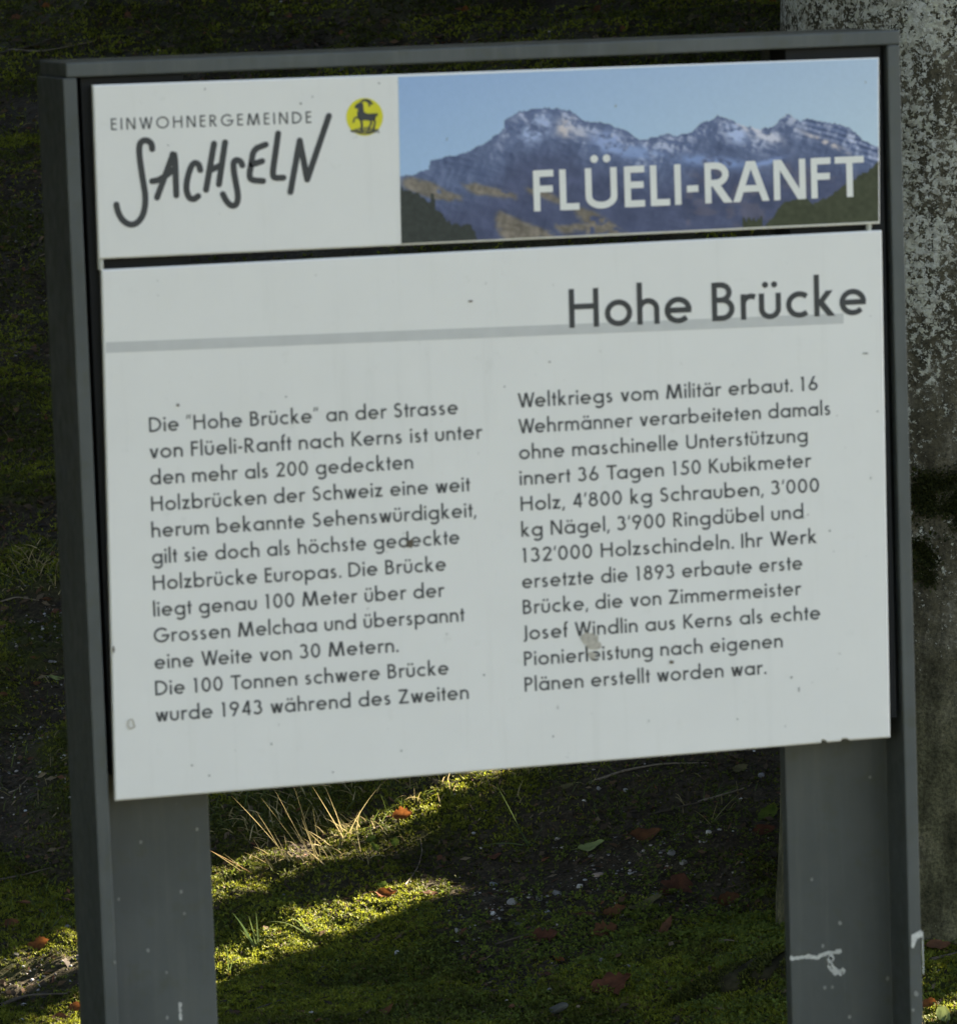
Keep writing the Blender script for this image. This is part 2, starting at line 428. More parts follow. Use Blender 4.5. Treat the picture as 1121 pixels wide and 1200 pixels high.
        s.append(arc(cx + .01, 1 - h - .205, .165, .205, 35, 220) + [(cx + .03, .52)] + arc(cx, h + .225, .185, .225, 48, -155)); A = cx + .185 + h + .07
    elif base == 'T': s.append([(x0 - h, 1 - h), (x0 + .40 + h, 1 - h)]); s.append([(x0 + .20, 0), (x0 + .20, 1)]); A = x0 + .40 + h + .05
    elif base == 'Z': s.append([(x0 - h, 1 - h), (x0 + .44, 1 - h)]); s.append([(x0 - h, h), (x0 + .44 + h, h)]); diag(x0 + .02, h, x0 + .42, 1 - h); A = x0 + .44 + h + .06
    # figures
    elif base == '0': s.append(arc(x0 + .195, .5, .205, .5 - h, 0, 360, 28)); A = x0 + .39 + h + L
    elif base == '1': s.append([(x0 + .15, 0), (x0 + .15, 1)]); s.append([(x0 + .15, 1 - h), (x0 + .02, 1 - h)]); A = x0 + .30 + h + L * 0.8
    elif base == '2': s.append(arc(x0 + .185, 1 - h - .19, .185, .19, 175, -38) + [(x0 + .05, h + .05)]); s.append([(x0 - .05, h), (x0 + .42, h)]); A = x0 + .40 + h + .03
    elif base == '3': s.append(arc(x0 + .15, 1 - h - .185, .165, .185, 155, -70)); s.append(arc(x0 + .15, h + .24, .21, .24, 80, -150)); A = x0 + .38 + h + .05
    elif base == '4': s.append([(x0 + .33, 0), (x0 + .33, .96)]); diag(x0 + .03, .27, x0 + .31, 1, .9); s.append([(x0 - .04, .27), (x0 + .45, .27)]); A = x0 + .42 + h + .04
    elif base == '5': s.append([(x0 + .40, 1 - h), (x0 + .12, 1 - h)]); s.append([(x0 + .14, 1 - h), (x0 + .06, .58)]); s.append(arc(x0 + .15, h + .24, .22, .25, 115, -150)); A = x0 + .38 + h + .05
    elif base == '6': s.append(arc(x0 + .20, h + .225, .205, .225, 0, 360, 24)); diag(x0 + .035, .38, x0 + .27, 1, .9); A = x0 + .405 + h + L * .8
    elif base == '7': s.append([(x0 - h, 1 - h), (x0 + .40, 1 - h)]); diag(x0 + .08, 0, x0 + .38, 1); A = x0 + .42 + h
    elif base == '8': s.append(arc(x0 + .19, 1 - h - .19, .155, .19, 0, 360, 22)); s.append(arc(x0 + .19, h + .235, .20, .235, 0, 360, 24)); A = x0 + .39 + h + L * .8
    elif base == '9': s.append(arc(x0 + .20, 1 - h - .225, .205, .225, 0, 360, 24)); diag(x0 + .13, 0, x0 + .365, .62, .9); A = x0 + .405 + h + L * .8
    elif ch == '.': d.append((L + .08, .07, w * .60)); A = .24
    elif ch == ',': diag(L + .02, -.16, L + .09, .12, .8); A = .24
    elif ch == "'": diag(L + .03, .70, L + .09, 1.02, .7); A = .24
    elif ch == '“': diag(L + .03, .76, L + .09, 1.04, .55); diag(L + .20, .76, L + .26, 1.04, .55); A = .42
    elif ch == '”': diag(L + .03, .76, L + .09, 1.04, .55); diag(L + .20, .76, L + .26, 1.04, .55); A = .42
    elif ch == '-': s.append([(L, .38), (L + .26, .38)]); A = .26 + 2 * L
    elif ch == ' ': A = 0.37
    if ch in 'äöü':
        c = (A) / 2 - (0.0 if ch != 'ä' else 0.0)
        d += [(c - .115, XH + .22, w * .58), (c + .115, XH + .22, w * .58)]
    if ch in 'ÜÄ':
        c = A / 2; d += [(c - .115, 1.22, w * .60), (c + .115, 1.22, w * .60)]
    kw_ = WIDE.get(ch, 1.0)
    if kw_ != 1.0:
        A *= kw_; s = [[(a_ * kw_, b_) for a_, b_ in st] for st in s]; q = [[(a_ * kw_, b_) for a_, b_ in st] for st in q]; d = [(a_ * kw_, b_, c_) for a_, b_, c_ in d]
    return A, s, q, d

class Ink:
    """collects flat print shapes on the panel plane; later shapes sit a hair prouder"""
    def __init__(self, y0): self.v = []; self.f = []; self.y = y0; self.k = 0
    def poly(self, pts):
        if len(pts) == 4:
            a = sum(pts[i][0] * pts[(i + 1) % 4][1] - pts[(i + 1) % 4][0] * pts[i][1] for i in range(4))
        else:
            a = sum(pts[i][0] * pts[(i + 1) % len(pts)][1] - pts[(i + 1) % len(pts)][0] * pts[i][1] for i in range(len(pts)))
        if a < 0: pts = pts[::-1]
        b = len(self.v); self.k = (self.k + 1) % 4
        y = self.y - 0.00002 * self.k
        self.v += [(p[0], y, p[1]) for p in pts]; self.f.append(tuple(range(b, b + len(pts))))
    def ribbon(self, pts, hw, round_=False):
        n = len(pts); closed = math.hypot(pts[0][0] - pts[-1][0], pts[0][1] - pts[-1][1]) < 1e-7 and n > 3
        L = []; R = []
        for i in range(n):
            if closed: a = pts[i - 1] if i > 0 else pts[-2]; c = pts[i + 1] if i < n - 1 else pts[1]
            else: a = pts[max(i - 1, 0)]; c = pts[min(i + 1, n - 1)]
            p = pts[i]
            def nr(u, v):
                dx, dy = v[0] - u[0], v[1] - u[1]; l = math.hypot(dx, dy) or 1
                return (-dy / l, dx / l)
            if a is p or a == p: nn = nr(p, c); k = 1
            elif c is p or c == p: nn = nr(a, p); k = 1
            else:
                n1, n2 = nr(a, p), nr(p, c); sx, sy = n1[0] + n2[0], n1[1] + n2[1]; l = math.hypot(sx, sy) or 1
                nn = (sx / l, sy / l); k = min(1 / max(nn[0] * n1[0] + nn[1] * n1[1], .5), 1.6)
            L.append((p[0] + nn[0] * hw * k, p[1] + nn[1] * hw * k)); R.append((p[0] - nn[0] * hw * k, p[1] - nn[1] * hw * k))
        b = len(self.v); self.k = (self.k + 1) % 4; y = self.y - 0.00002 * self.k
        for l, r in zip(L, R): self.v += [(l[0], y, l[1]), (r[0], y, r[1])]
        for i in range(n - 1): self.f.append((b + 2 * i, b + 2 * i + 1, b + 2 * i + 3, b + 2 * i + 2))
        if round_:
            self.disc(pts[0], hw); self.disc(pts[-1], hw)
    def disc(self, c, r, n=18):
        self.poly([(c[0] + r * math.cos(2 * math.pi * i / n), c[1] + r * math.sin(2 * math.pi * i / n)) for i in range(n)])
    def text(self, txt, A, B, cap, w, track=0.0, slant=0.0):
        tot = 0; gs = []; prev = ''
        for ch in txt:
            a, s, q, d = glyph(ch, w); KERN = {('R', 'A'): -.10, ('T', 'a'): -.12, ('T', 'o'): -.12, ('W', 'e'): -.08, ('F', 'T'): -.04, ('N', 'F'): -.02, ('K', 'e'): -.05, ('K', 'u'): -.03, ('r', 'g'): 0}.get((prev, ch), 0); tot += KERN; gs.append((tot, s, q, d, a)); tot += a + track; prev = ch
        first = 0.062; last = tot - track - 0.06
        ax = np.array(B) - np.array(A); ln = np.hypot(*ax); ex = ax / ln; ez = np.array([-ex[1], ex[0]])
        kx = ln / (last - first)
        def T(p, off): return tuple(np.array(A) + ex * (p[0] + off - first) * kx + ez * p[1] * cap)
        for off, s, q, d, a in gs:
            for st in s: 
                hwu = w / 2 * (kx + cap) / 2
                self.ribbon([T(p, off) for p in st], hwu)
            for qq in q: self.poly([T(p, off) for p in qq])
            for (x, y, r) in d: self.disc(T((x, y), off), r * (kx + cap) / 2, 12)
        return kx
    def build(self, name, m, parent):
        o = mesh_from(name, self.v, self.f, m, parent)
        return o

# ------------------------------------------------------------------ the information sign
PY = -0.00255           # front face of the two panels
YI = PY - 0.0001
def P(px, py, Y=PY):    # where a spot of the sign face lies on the panel plane
    d = ray(px, py); t = (Y - CAM[1]) / d[1]; p = CAM + d * t
    return (p[0], p[2])
sign = empty('information_sign', (0, 0, 0))
tag(sign, 'large white information board in a dark grey steel frame, text about a covered bridge', 'information sign')

HW, FT, FD, ZT, TB = 0.31, 0.00988, 0.1249, 1.43655, 0.01074
def t_post(side):
    # T section: broad outer flange front to back, stem pointing inwards
    y0, y1 = 0.04335, 0.04335 + 0.0125
    zt, zb = ZT - TB - 0.0003, -0.25
    pr = [(0, 0), (FT, 0), (FT, y0), (0.0898, y0), (0.0898, y1), (FT, y1), (FT, FD), (0, FD)]
    if side > 0: pr = [(HW - x, y) for x, y in pr][::-1]
    else: pr = [(-HW + x, y) for x, y in pr]
    n = len(pr)
    zs = [zb, zt]
    v = [(x, y, z) for z in zs for x, y in pr]
    f = [(i, (i + 1) % n, n + (i + 1) % n, n + i) for i in range(n)] + [tuple(range(n))[::-1], tuple(range(n, 2 * n))]
    o = mesh_from('post', v, f, PAINT, sign)
    bevel(o, 0.0009, 2)
    return o
t_post(-1); t_post(1)
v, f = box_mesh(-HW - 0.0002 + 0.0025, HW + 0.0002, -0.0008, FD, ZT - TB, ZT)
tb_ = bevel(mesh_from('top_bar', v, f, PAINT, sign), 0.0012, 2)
tb_.data.materials.append(flat_mat('algae_film', (0.030, 0.034, 0.020), 0.9, 0.5, 60))  # top face coloured darker for canopy shade as well as algae
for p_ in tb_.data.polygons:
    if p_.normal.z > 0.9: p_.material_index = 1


def panel(name, corners, thick=0.006, chips=None):
    # corners: TL TR BR BL as (x,z)
    TL, TR, BR, BL = corners
    bottom = [BL]
    if chips: bottom += chips
    bottom += [BR]
    out = [TL] + bottom + [TR]          # counter-clockwise seen from the front
    n = len(out)
    e = 0.0011
    c = np.mean(np.array(out), 0)
    inn = [(p[0] + np.sign(c[0] - p[0]) * e, p[1] + np.sign(c[1] - p[1]) * e) for p in out]
    v = [(x, PY, z) for x, z in inn] + [(x, PY + e * .8, z) for x, z in out] + [(x, PY + thick, z) for x, z in out]
    f = [tuple(range(n))]
    f += [(i, n + i, n + (i + 1) % n, (i + 1) % n) for i in range(n)]
    f += [(n + i, 2 * n + i, 2 * n + (i + 1) % n, n + (i + 1) % n) for i in range(n)]
    f += [tuple(range(2 * n, 3 * n))[::-1]]
    o = mesh_from(name, v, f, WHITE, sign)
    o.data.materials.append(EDGE)
    for i, p in enumerate(o.data.polygons):
        if i > n: p.material_index = 1
    return o
uc = [(-0.28945, 1.42002), (0.29291, 1.41692), (0.29042, 1.29494), (-0.29057, 1.2972)]
lc = [(-0.28908, 1.28963), (0.29175, 1.29004), (0.28871, 0.91127), (-0.29610, 0.90806)]
header = panel('header_panel', uc)
chips = [P(938, 873.2), P(962, 871), P(963, 867.5), P(968, 868.0), P(970, 870.3), P(985, 869.0), P(987, 866.2), P(993, 866.0), P(996, 868.0)]
body = panel('text_panel', lc, chips=[(c[0], c[1]) for c in chips])

# spacer pins between the panels and bolts that carry them on the stems
for (px, py, hh) in ((118.5, 310, 0.0075), (1019, 266, 0.0072)):
    x, z = P(px, py)
    seg = 12; r = 0.0021; v = []; f = []
    for k, zz in enumerate((z - hh / 2, z + hh / 2)):
        for i in range(seg): v.append((x + r * math.cos(2 * math.pi * i / seg), PY + 0.0032 + r * math.sin(2 * math.pi * i / seg), zz))
    f = [(i, (i + 1) % seg, seg + (i + 1) % seg, seg + i) for i in range(seg)] + [tuple(range(seg))[::-1], tuple(range(seg, 2 * seg))]
    mesh_from('spacer_pin', v, f, STEEL, sign)
GAPDARK = flat_mat('black_rail', (0.012, 0.013, 0.013), 0.8)  # added black bars stand in for the shade behind the panel gaps
for x0_, x1_ in ((-0.2965, -0.2235), (0.2235, 0.2965)):
    v, f = box_mesh(x0_, x1_, 0.0045, 0.0425, 0.925, ZT - TB - 0.0008)
    mesh_from('mounting_rail', v, f, GAPDARK, sign)

# --- header print
k = Ink(YI)
k.text('EINWOHNERGEMEINDE', P(130.2, 152.3), P(364.8, 143.8), 0.0083, 0.125, track=0.20)
k.build('small_capitals', INK2, header)
k = Ink(YI - 0.0001)
ZA = lambda x, y: P(120 + x / 5.4556, 90 + y / 5.4556)
ZB = lambda x, y: P(290 + x / 5.4556, 90 + y / 5.4556)
ZC = lambda x, y: P(110 + x / 3.8655, 120 + y / 3.8655)
def smoothline(pts, it=2):
    for _ in range(it):
        q = [pts[0]]
        for a, b in zip(pts[:-1], pts[1:]):
            q += [(a[0] * .75 + b[0] * .25, a[1] * .75 + b[1] * .25), (a[0] * .25 + b[0] * .75, a[1] * .25 + b[1] * .75)]
        pts = q + [pts[-1]]
    return pts
SW = 0.0022
brush = [
    (ZC, [(264, 210), (262, 188), (246, 172), (222, 170), (205, 190), (206, 240), (214, 300), (225, 370), (235, 430), (228, 500), (200, 545), (165, 556), (130, 535), (108, 495), (102, 462)], 1),
    (ZC, [(286, 430), (356, 240)], 1), (ZC, [(356, 234), (368, 238), (373, 420)], 1), (ZC, [(264, 356), (300, 350), (366, 300)], 1),
    (ZC, [(482, 305), (474, 276), (448, 272), (428, 320), (416, 385), (428, 430), (452, 440), (472, 424)], 1),
    (ZC, [(544, 186), (508, 395)], 1), (ZC, [(594, 180), (566, 370)], 1), (ZC, [(530, 305), (578, 282)], 1),
    (ZC, [(672, 284), (664, 264), (638, 258), (630, 286), (640, 350), (654, 420), (648, 462), (624, 470), (600, 448), (584, 415)], 1),
    (ZC, [(778, 190), (722, 212), (714, 270), (702, 335), (716, 352), (766, 355)], 1), (ZC, [(716, 280), (762, 265)], 1),
    (ZC, [(834, 140), (822, 230), (808, 325), (818, 342), (858, 340)], 1),
    (ZC, [(890, 405), (932, 172)], 0), (ZC, [(932, 172), (966, 348)], 0), (ZC, [(966, 348), (1064, 60)], 0)]
for fn, pts, sm in brush:
    if sm: pts = smoothline(pts, 2)
    k.ribbon([fn(*p) for p in pts], SW, True)
k.build('brush_lettering', INK, header)
k = Ink(YI); k.disc(ZB(748, 255), P(448.2, 136)[0] - P(426.6, 136)[0], 40); k.build('yellow_disc', YEL, header)
k = Ink(YI - 0.0001)
for pts in ([(655, 345), (690, 330), (720, 322), (760, 318), (800, 324), (835, 338), (815, 356), (785, 364), (750, 370), (705, 362), (675, 352)],):
    k.poly([ZB(*p) for p in pts])
k.build('emblem_ground', OLI, header)
k = Ink(YI - 0.0002)
def zs(pts, w, it=2): k.ribbon([ZB(*p) for p in smoothline(pts, it)], w, True)
k.poly([ZB(*p) for p in [(708, 180), (738, 180), (744, 226), (700, 240), (706, 206)]])
k.poly([ZB(*p) for p in [(684, 188), (696, 172), (716, 162), (740, 172), (738, 196), (712, 204), (688, 200)]])
k.poly([ZB(*p) for p in [(700, 222), (744, 222), (762, 234), (812, 232), (822, 246), (814, 276), (790, 280), (752, 276), (722, 282), (702, 262)]])
zs([(724, 174), (728, 154), (750, 144), (778, 150), (794, 172)], 0.00072)
zs([(718, 168), (736, 148), (764, 152), (778, 170), (778, 186)], 0.00060)
zs([(712, 258), (684, 258), (676, 288)], 0.00058)
zs([(724, 274), (732, 304), (726, 338)], 0.00078)
zs([(786, 274), (792, 298), (776, 318), (774, 340)], 0.00068)
zs([(808, 268), (816, 296), (806, 316), (806, 336)], 0.00068)
zs([(816, 240), (828, 232), (826, 248)], 0.0005)
for a in ([(662, 344), (678, 350), (694, 342)], [(700, 346), (718, 358), (738, 346)], [(760, 350), (778, 360), (796, 346)], [(796, 342), (816, 350), (832, 338)]): zs(a, 0.00062)
k.build('emblem_ibex', INK, header)

# --- the landscape photograph printed on the header: a fine grid coloured cell by cell
def poly_y(pts, x):
    pts = np.array(pts, float); return np.interp(x, pts[:, 0], pts[:, 1])
def inside(poly, X, Y):
    r = np.zeros(X.shape, bool); n = len(poly); j = n - 1
    for i in range(n):
        xi, yi = poly[i]; xj, yj = poly[j]
        c = ((yi > Y) != (yj > Y)) & (X < (xj - xi) * (Y - yi) / (yj - yi + 1e-9) + xi); r ^= c; j = i
    return r
SKY = [(465, 208), (478, 205), (500, 199), (503, 187), (520, 184), (543, 180), (563, 169), (574, 161), (588, 151), (589, 142), (602, 133), (618, 128), (641, 126), (664, 129),
       (680, 142), (693, 143), (713, 147), (734, 156), (747, 165), (762, 160), (781, 157), (790, 161), (809, 154), (820, 143), (831, 140), (838, 134.7), (848, 140), (859, 144), (881, 151),
       (895, 151), (906, 146), (917, 136), (925, 135), (936, 143), (944, 140), (972, 144), (994, 150), (1011, 165), (1036, 175)]
def srgb(c):
    c = np.asarray(c, float) / 255.0
    return np.where(c < 0.04045, c / 12.92, ((c + 0.055) / 1.055) ** 2.4)
WREF = srgb((182, 189, 186)) / np.array([0.80, 0.80, 0.76])
def pr(c): return srgb(c) / WREF
def paint_photo(X, Y):
    sh = X.shape
    rot = lambda c: np.ones(sh + (3,)) * np.array(c, float)
    u = (X - 467) / 562.0
    C = rot((0, 0, 0)); t = np.clip((Y - 80) / 110, 0, 1)[..., None]
    uu = np.clip(u, 0, 1)[..., None]
    C = (1 - uu) * np.array((118, 150, 184.)) + uu * np.array((143, 168, 186.)); C = C + t * np.array((10, 10, 4.))
    C += ((fbm(X * .3, Y * .3, 3, 3) - .5) * 5)[..., None]
    sk = poly_y(SKY, X) + (fbm(X * .18, Y * .0 + 3, 8, 4) - .5) * 5
    mt = Y > sk
    dep = Y - sk
    tilt = fbm(X * .045 + Y * .03, Y * .06 - X * .02, 12, 5)
    def hgt(x, y):
        q_ = 0; a_ = 1.0
        for i_ in range(5):
            k2_ = .032 * 1.95 ** i_
            n_ = fbm((x + .35 * y) * k2_, (y * 1.15 - .25 * x) * k2_, 130 + i_ * 7, 1); q_ = q_ + a_ * (1 - np.abs(2 * n_ - 1)); a_ *= .55
        return q_
    hs = (hgt(X + 1.6, Y - .6) - hgt(X - 1.6, Y + .6)); hs = np.clip(hs / .35, -1, 1)
    rock = np.array((71, 87, 116.)) - hs[..., None] * np.array((15, 15, 15.)) + (tilt - .5)[..., None] * np.array((22, 22, 20.))
    low = np.array((58, 69, 96.)) - hs[..., None] * np.array((5, 5, 5.)) + (fbm(X * .06, Y * .08, 15, 4) - .5)[..., None] * np.array((26, 26, 30.))
    k_ = smooth(30, 80, dep)[..., None]
    rock = rock * (1 - k_) + low * k_
    hi = smooth(560, 590, X)
    str_ = fbm(X * .10 + Y * .12, Y * .16 - X * .05, 22, 5)
    snowband = hi * smooth(0.5, 4, dep) * (1 - smooth(10, 36, dep + (fbm(X * .03, Y * .03, 9, 3) - .5) * 36)) * (.35 + .65 * smooth(.38, .60, str_))
    snowc = np.where(hs[..., None] < -.10, np.array((160, 172, 192.)), np.array((104, 124, 160.)))
    sm_ = (snowband * (.32 + .5 * np.clip(-hs * 1.6, 0, 1)))[..., None]
    rock = rock * (1 - sm_) + sm_ * snowc
    lines = 0.5 + 0.5 * np.sin((Y - 0.28 * (X - 950)) * .95 + 3 * fbm(X * .05, Y * .05, 4, 2))
    lay = smooth(925, 940, X) * (1 - smooth(18, 30, dep))
    rock += (lay * (lines - .5) * 34)[..., None]
    for (cx, cy, sx, sy, rr, col) in ((659, 150, 9, 9, .5, (178, 172, 168)), (672, 153, 14, 6, .5, (160, 166, 178)), (872, 147, 16, 7, .5, (190, 190, 192)), (897, 160, 18, 6, .35, (176, 182, 194)),
                                  (860, 157, 12, 9, .8, (150, 170, 200)), (968, 168, 26, 2.6, .42, (178, 172, 168)), (925, 140, 12, 6, 0, (150, 162, 180)), (625, 152, 20, 12, -.6, (140, 160, 190)),
                                  (735, 178, 30, 7, .1, (110, 135, 172)), (830, 190, 40, 6, .1, (104, 130, 170)), (893, 192, 20, 3, -.3, (112, 136, 176)), (708, 166, 18, 10, .3, (124, 146, 182))):
        dx, dy = X - cx, Y - cy; a = dx * math.cos(rr) + dy * math.sin(rr); bb = -dx * math.sin(rr) + dy * math.cos(rr)
        g = np.exp(-((a / sx) ** 2 + (bb / sy) ** 2)) * smooth(.22, .6, fbm(X * .13 + Y * .11, Y * .17 - X * .07, 33, 4))
        g = np.clip(g * 1.5, 0, .9)[..., None] * mt[..., None]
        rock = rock * (1 - g) + g * np.array(col, float)
    tan = np.array((106, 102, 92.)) + (fbm(X * .2, Y * .2, 51, 4) - .5)[..., None] * 50
    wb = (fbm(X * .13, Y * .13, 61, 3) - .5) * 9
    for poly in ([(465, 209), (478, 207), (505, 214), (520, 224), (542, 232), (535, 236), (508, 234), (490, 228), (474, 222), (465, 214)],
                 [(536, 214), (558, 216), (588, 224), (602, 229), (598, 233), (570, 229), (552, 228)],
                 [(612, 220), (622, 222), (640, 226), (655, 236), (650, 240), (630, 232), (614, 226)],
                 [(578, 246), (592, 252), (612, 262), (640, 272), (648, 284), (600, 290), (580, 276)],
                 [(645, 266), (680, 262), (682, 270), (655, 276)],
                 [(664, 242), (690, 248), (712, 262), (732, 276), (720, 290), (688, 290), (680, 266)]):
        g = np.zeros(X.shape)
        for ox, oy in ((-3, -1), (0, 0), (3, 1), (-1, 2), (1, -2)): g += inside(poly, X + wb * 1.3 + ox, Y + wb * .7 + oy) / 5.0
        g = (g * .85 * smooth(.22, .38, fbm(X * .09, Y * .16, 63, 4)) * mt)[..., None]; rock = rock * (1 - g) + g * (tan - hs[..., None] * 14) * np.array((1, .98, .92))
    g = smooth(38, 60, dep) * (X > 800) * smooth(.52, .7, fbm(X * .05, Y * .08, 71, 3)) * .35
    rock = rock * (1 - g[..., None]) + g[..., None] * np.array((98, 90, 96.))
    C[mt] = rock[mt]
    jag = (fbm(X * .35, Y * .05, 81, 3) - .5) * 12
    dk1 = Y > poly_y([(465, 220), (472, 222), (490, 228), (505, 240), (515, 252), (525, 262), (545, 266), (552, 274), (560, 292)], X) + jag
    dk1 &= X < 556
    dk1 |= (np.abs(X - 504) < 2.2 + (Y - 230) * .06) & (Y > 227) | ((np.abs(X - 546) < 3 + (Y - 266) * .2) & (Y > 264))
    C[dk1] = (np.array((38, 46, 44.)) + (fbm(X * .3, Y * .3, 91, 3) - .5)[..., None] * 16)[dk1]
    dk2 = (Y > poly_y([(890, 268), (900, 260), (912, 242), (925, 236), (942, 234), (950, 240), (970, 232), (990, 218), (1005, 208), (1018, 200), (1030, 190), (1036, 186)], X) + jag * .5) & (X > 894)
    dk2 |= (X > 866) & (X < 890) & (Y > 258 + jag)
    C[dk2] = (np.array((46, 54, 38.)) + (fbm(X * .2, Y * .2, 95, 4) - .5)[..., None] * 22)[dk2]
    return pr(np.clip(C, 5, 250))
ng, mg = 430, 160
TLp = np.array(P(466.3, 88.7)); BLp = np.array(P(470.0, 286.3))
TRp = np.array(uc[1]) + np.array((-0.0009, -0.0009)); BRp = np.array(uc[2]) + np.array((-0.0009, 0.0018))
TLp[1] = uc[0][1] + (uc[1][1] - uc[0][1]) * 0.39 - 0.0018; BLp[1] = uc[3][1] + (uc[2][1] - uc[3][1]) * 0.39 + 0.0014
A_, B_ = np.meshgrid(np.linspace(0, 1, ng), np.linspace(0, 1, mg))
PX = (TLp[0] * (1 - A_) + TRp[0] * A_) * (1 - B_) + (BLp[0] * (1 - A_) + BRp[0] * A_) * B_
PZ = (TLp[1] * (1 - A_) + TRp[1] * A_) * (1 - B_) + (BLp[1] * (1 - A_) + BRp[1] * A_) * B_
# design coordinates of the print (units of the source layout)
DX = 467 + A_ * 563; DYt = 89.5 + (68.5 - 89.5) * A_; DYb = 286 + (261.5 - 286) * A_
DYY = DYt * (1 - B_) + DYb * B_
colp = paint_photo(DX, DYY)
ii = np.arange(ng * mg).reshape(mg, ng)
ff = np.stack([ii[:-1, :-1], ii[1:, :-1], ii[1:, 1:], ii[:-1, 1:]], -1).reshape(-1, 4)
PM, nt, b = mat('printed_landscape')
a = N(nt, 'ShaderNodeVertexColor', layer_name='print'); nt.links.new(a.outputs[0], b.inputs['Base Color'])
b.inputs['Roughness'].default_value = 0.38; b.inputs['Specular IOR Level'].default_value = 0.3
mesh_from('landscape_print', np.stack([PX, np.full_like(PX, YI), PZ], -1).reshape(-1, 3), ff, PM, header, attrs={'print': colp.reshape(-1, 3)})
k = Ink(YI - 0.0002)
k.text('FLÜELI-RANFT', P(625.2, 247.6), P(1012.6, 229.6), 0.0295, 0.155)
k.build('place_name', WINK, header)

# --- text panel print
k = Ink(YI)
a0, a1, b0, b1 = P(124, 401), P(124, 413.5), P(988, 367), P(988, 379)
k.poly([a0, a1, b1, b0]); k.build('grey_rule', RULE, body)
k = Ink(YI - 0.0001)
k.text('Hohe Brücke', P(666.0, 384.3), P(1015.0, 368.0), 0.0283, 0.138)
k.build('heading', INK, body)
left = [('Die “Hohe Brücke” an der Strasse', 976), ('von Flüeli-Ranft nach Kerns ist unter', 1040), ('den mehr als 200 gedeckten', 856),
        ('Holzbrücken der Schweiz eine weit', 1007), ('herum bekannte Sehenswürdigkeit,', 1024), ('gilt sie doch als höchste gedeckte', 980),
        ('Holzbrücke Europas. Die Brücke', 944), ('liegt genau 100 Meter über der', 938), ('Grossen Melchaa und überspannt', 992),
        ('eine Weite von 30 Metern.', 815), ('Die 100 Tonnen schwere Brücke', 951), ('wurde 1943 während des Zweiten', 1005)]
ly0 = [175, 243, 315, 385, 456, 527, 598, 668, 740, 812, 884, 952]
ly1 = [122, 190, 270, 330, 403, 472, 543, 612, 680, 762, 823, 888]
right = [('Weltkriegs vom Militär erbaut. 16', 878), ('Wehrmänner verarbeiteten damals', 914), ('ohne maschinelle Unterstützung', 850), ('innert 36 Tagen 150 Kubikmeter', 858),
         ("Holz, 4'800 kg Schrauben, 3'000", 882), ("kg Nägel, 3'900 Ringdübel und", 838), ("132'000 Holzschindeln. Ihr Werk", 875), ('ersetzte die 1893 erbaute erste', 835),
         ('Brücke, die von Zimmermeister', 830), ('Josef Windlin aus Kerns als echte', 885), ('Pionierleistung nach eigenen', 780), ('Plänen erstellt worden war.', 733)]
ry0 = [138, 211, 283, 355, 428, 500, 570, 643, 716, 788, 860, 932]
ry1 = [97, 167, 245, 313, 382, 455, 525, 597, 670, 738, 815, 890]
CAP = 0.01065
kk = Ink(YI)
for i, (t, xe) in enumerate(left):
    A = P(110 + (148 + 1.64 * i) / 2.288, 430 + (ly0[0] + i * (ly0[-1] - ly0[0]) / 11) / 2.288)
    B = P(110 + xe / 2.288, 430 + ly1[i] / 2.288)
    B = (B[0], A[1] + 0.0002)
    kk.text(t, A, B, CAP, 0.142)
kk.build('left_paragraph', INK2, body)
kk = Ink(YI)
for i, (t, xe) in enumerate(right):
    A = P(590 + (40 + 1.65 * i) / 2.385, 420 + (ry0[0] + i * (ry0[-1] - ry0[0]) / 11) / 2.385)
    B = P(590 + xe / 2.385, 420 + ry1[i] / 2.385)
    B = (B[0], A[1] + 0.0002)
    kk.text(t, A, B, CAP, 0.142)
kk.build('right_paragraph', INK2, body)

# --- marks and dirt on the panels and posts
def blob(name, m, parent, cx, cy, rx, ry, n=16, Y=YI - 0.0003, seed=0, ring=False, lab=None):
    r = random.Random(seed * 31 + int(cx))
    K = Ink(Y - 0.00006 * (seed % 9))
    pts = []
    for i in range(n):
        a = 2 * math.pi * i / n; s = 0.75 + 0.45 * r.random()
        pts.append(P(cx + rx * s * math.cos(a), cy + ry * s * math.sin(a), K.y))
    if ring: K.ribbon(pts + [pts[0]], 0.0005)
    else: K.poly(pts)
    o = K.build(name, m, parent)
    if lab: o['label'] = lab
    return o
blob('stain', STAIN, body, 480.5, 637, 4.5, 5.5, seed=1, lab='small brown smudge on the left paragraph')
blob('stain', STAIN2, body, 690, 748, 11, 7, seed=2, lab='pale beige smear on the right paragraph')
blob('stain', STAIN2, body, 696, 756, 9, 6, seed=3)
blob('stain', STAIN2, body, 694, 768, 5, 4, seed=5)
blob('stain', STAIN, body, 786.5, 776, 3, 2.2, seed=4)
blob('stain', STAIN2, body, 153.5, 849, 4, 5, seed=6, ring=True)
blob('stain', STAIN, body, 133.2, 761, 1.2, 4, seed=7)
blob('stain', STAIN, body, 208.5, 474.5, 2, 1.6, seed=8)
blob('stain', STAIN, body, 551, 353, 2.4, 1.4, seed=8)
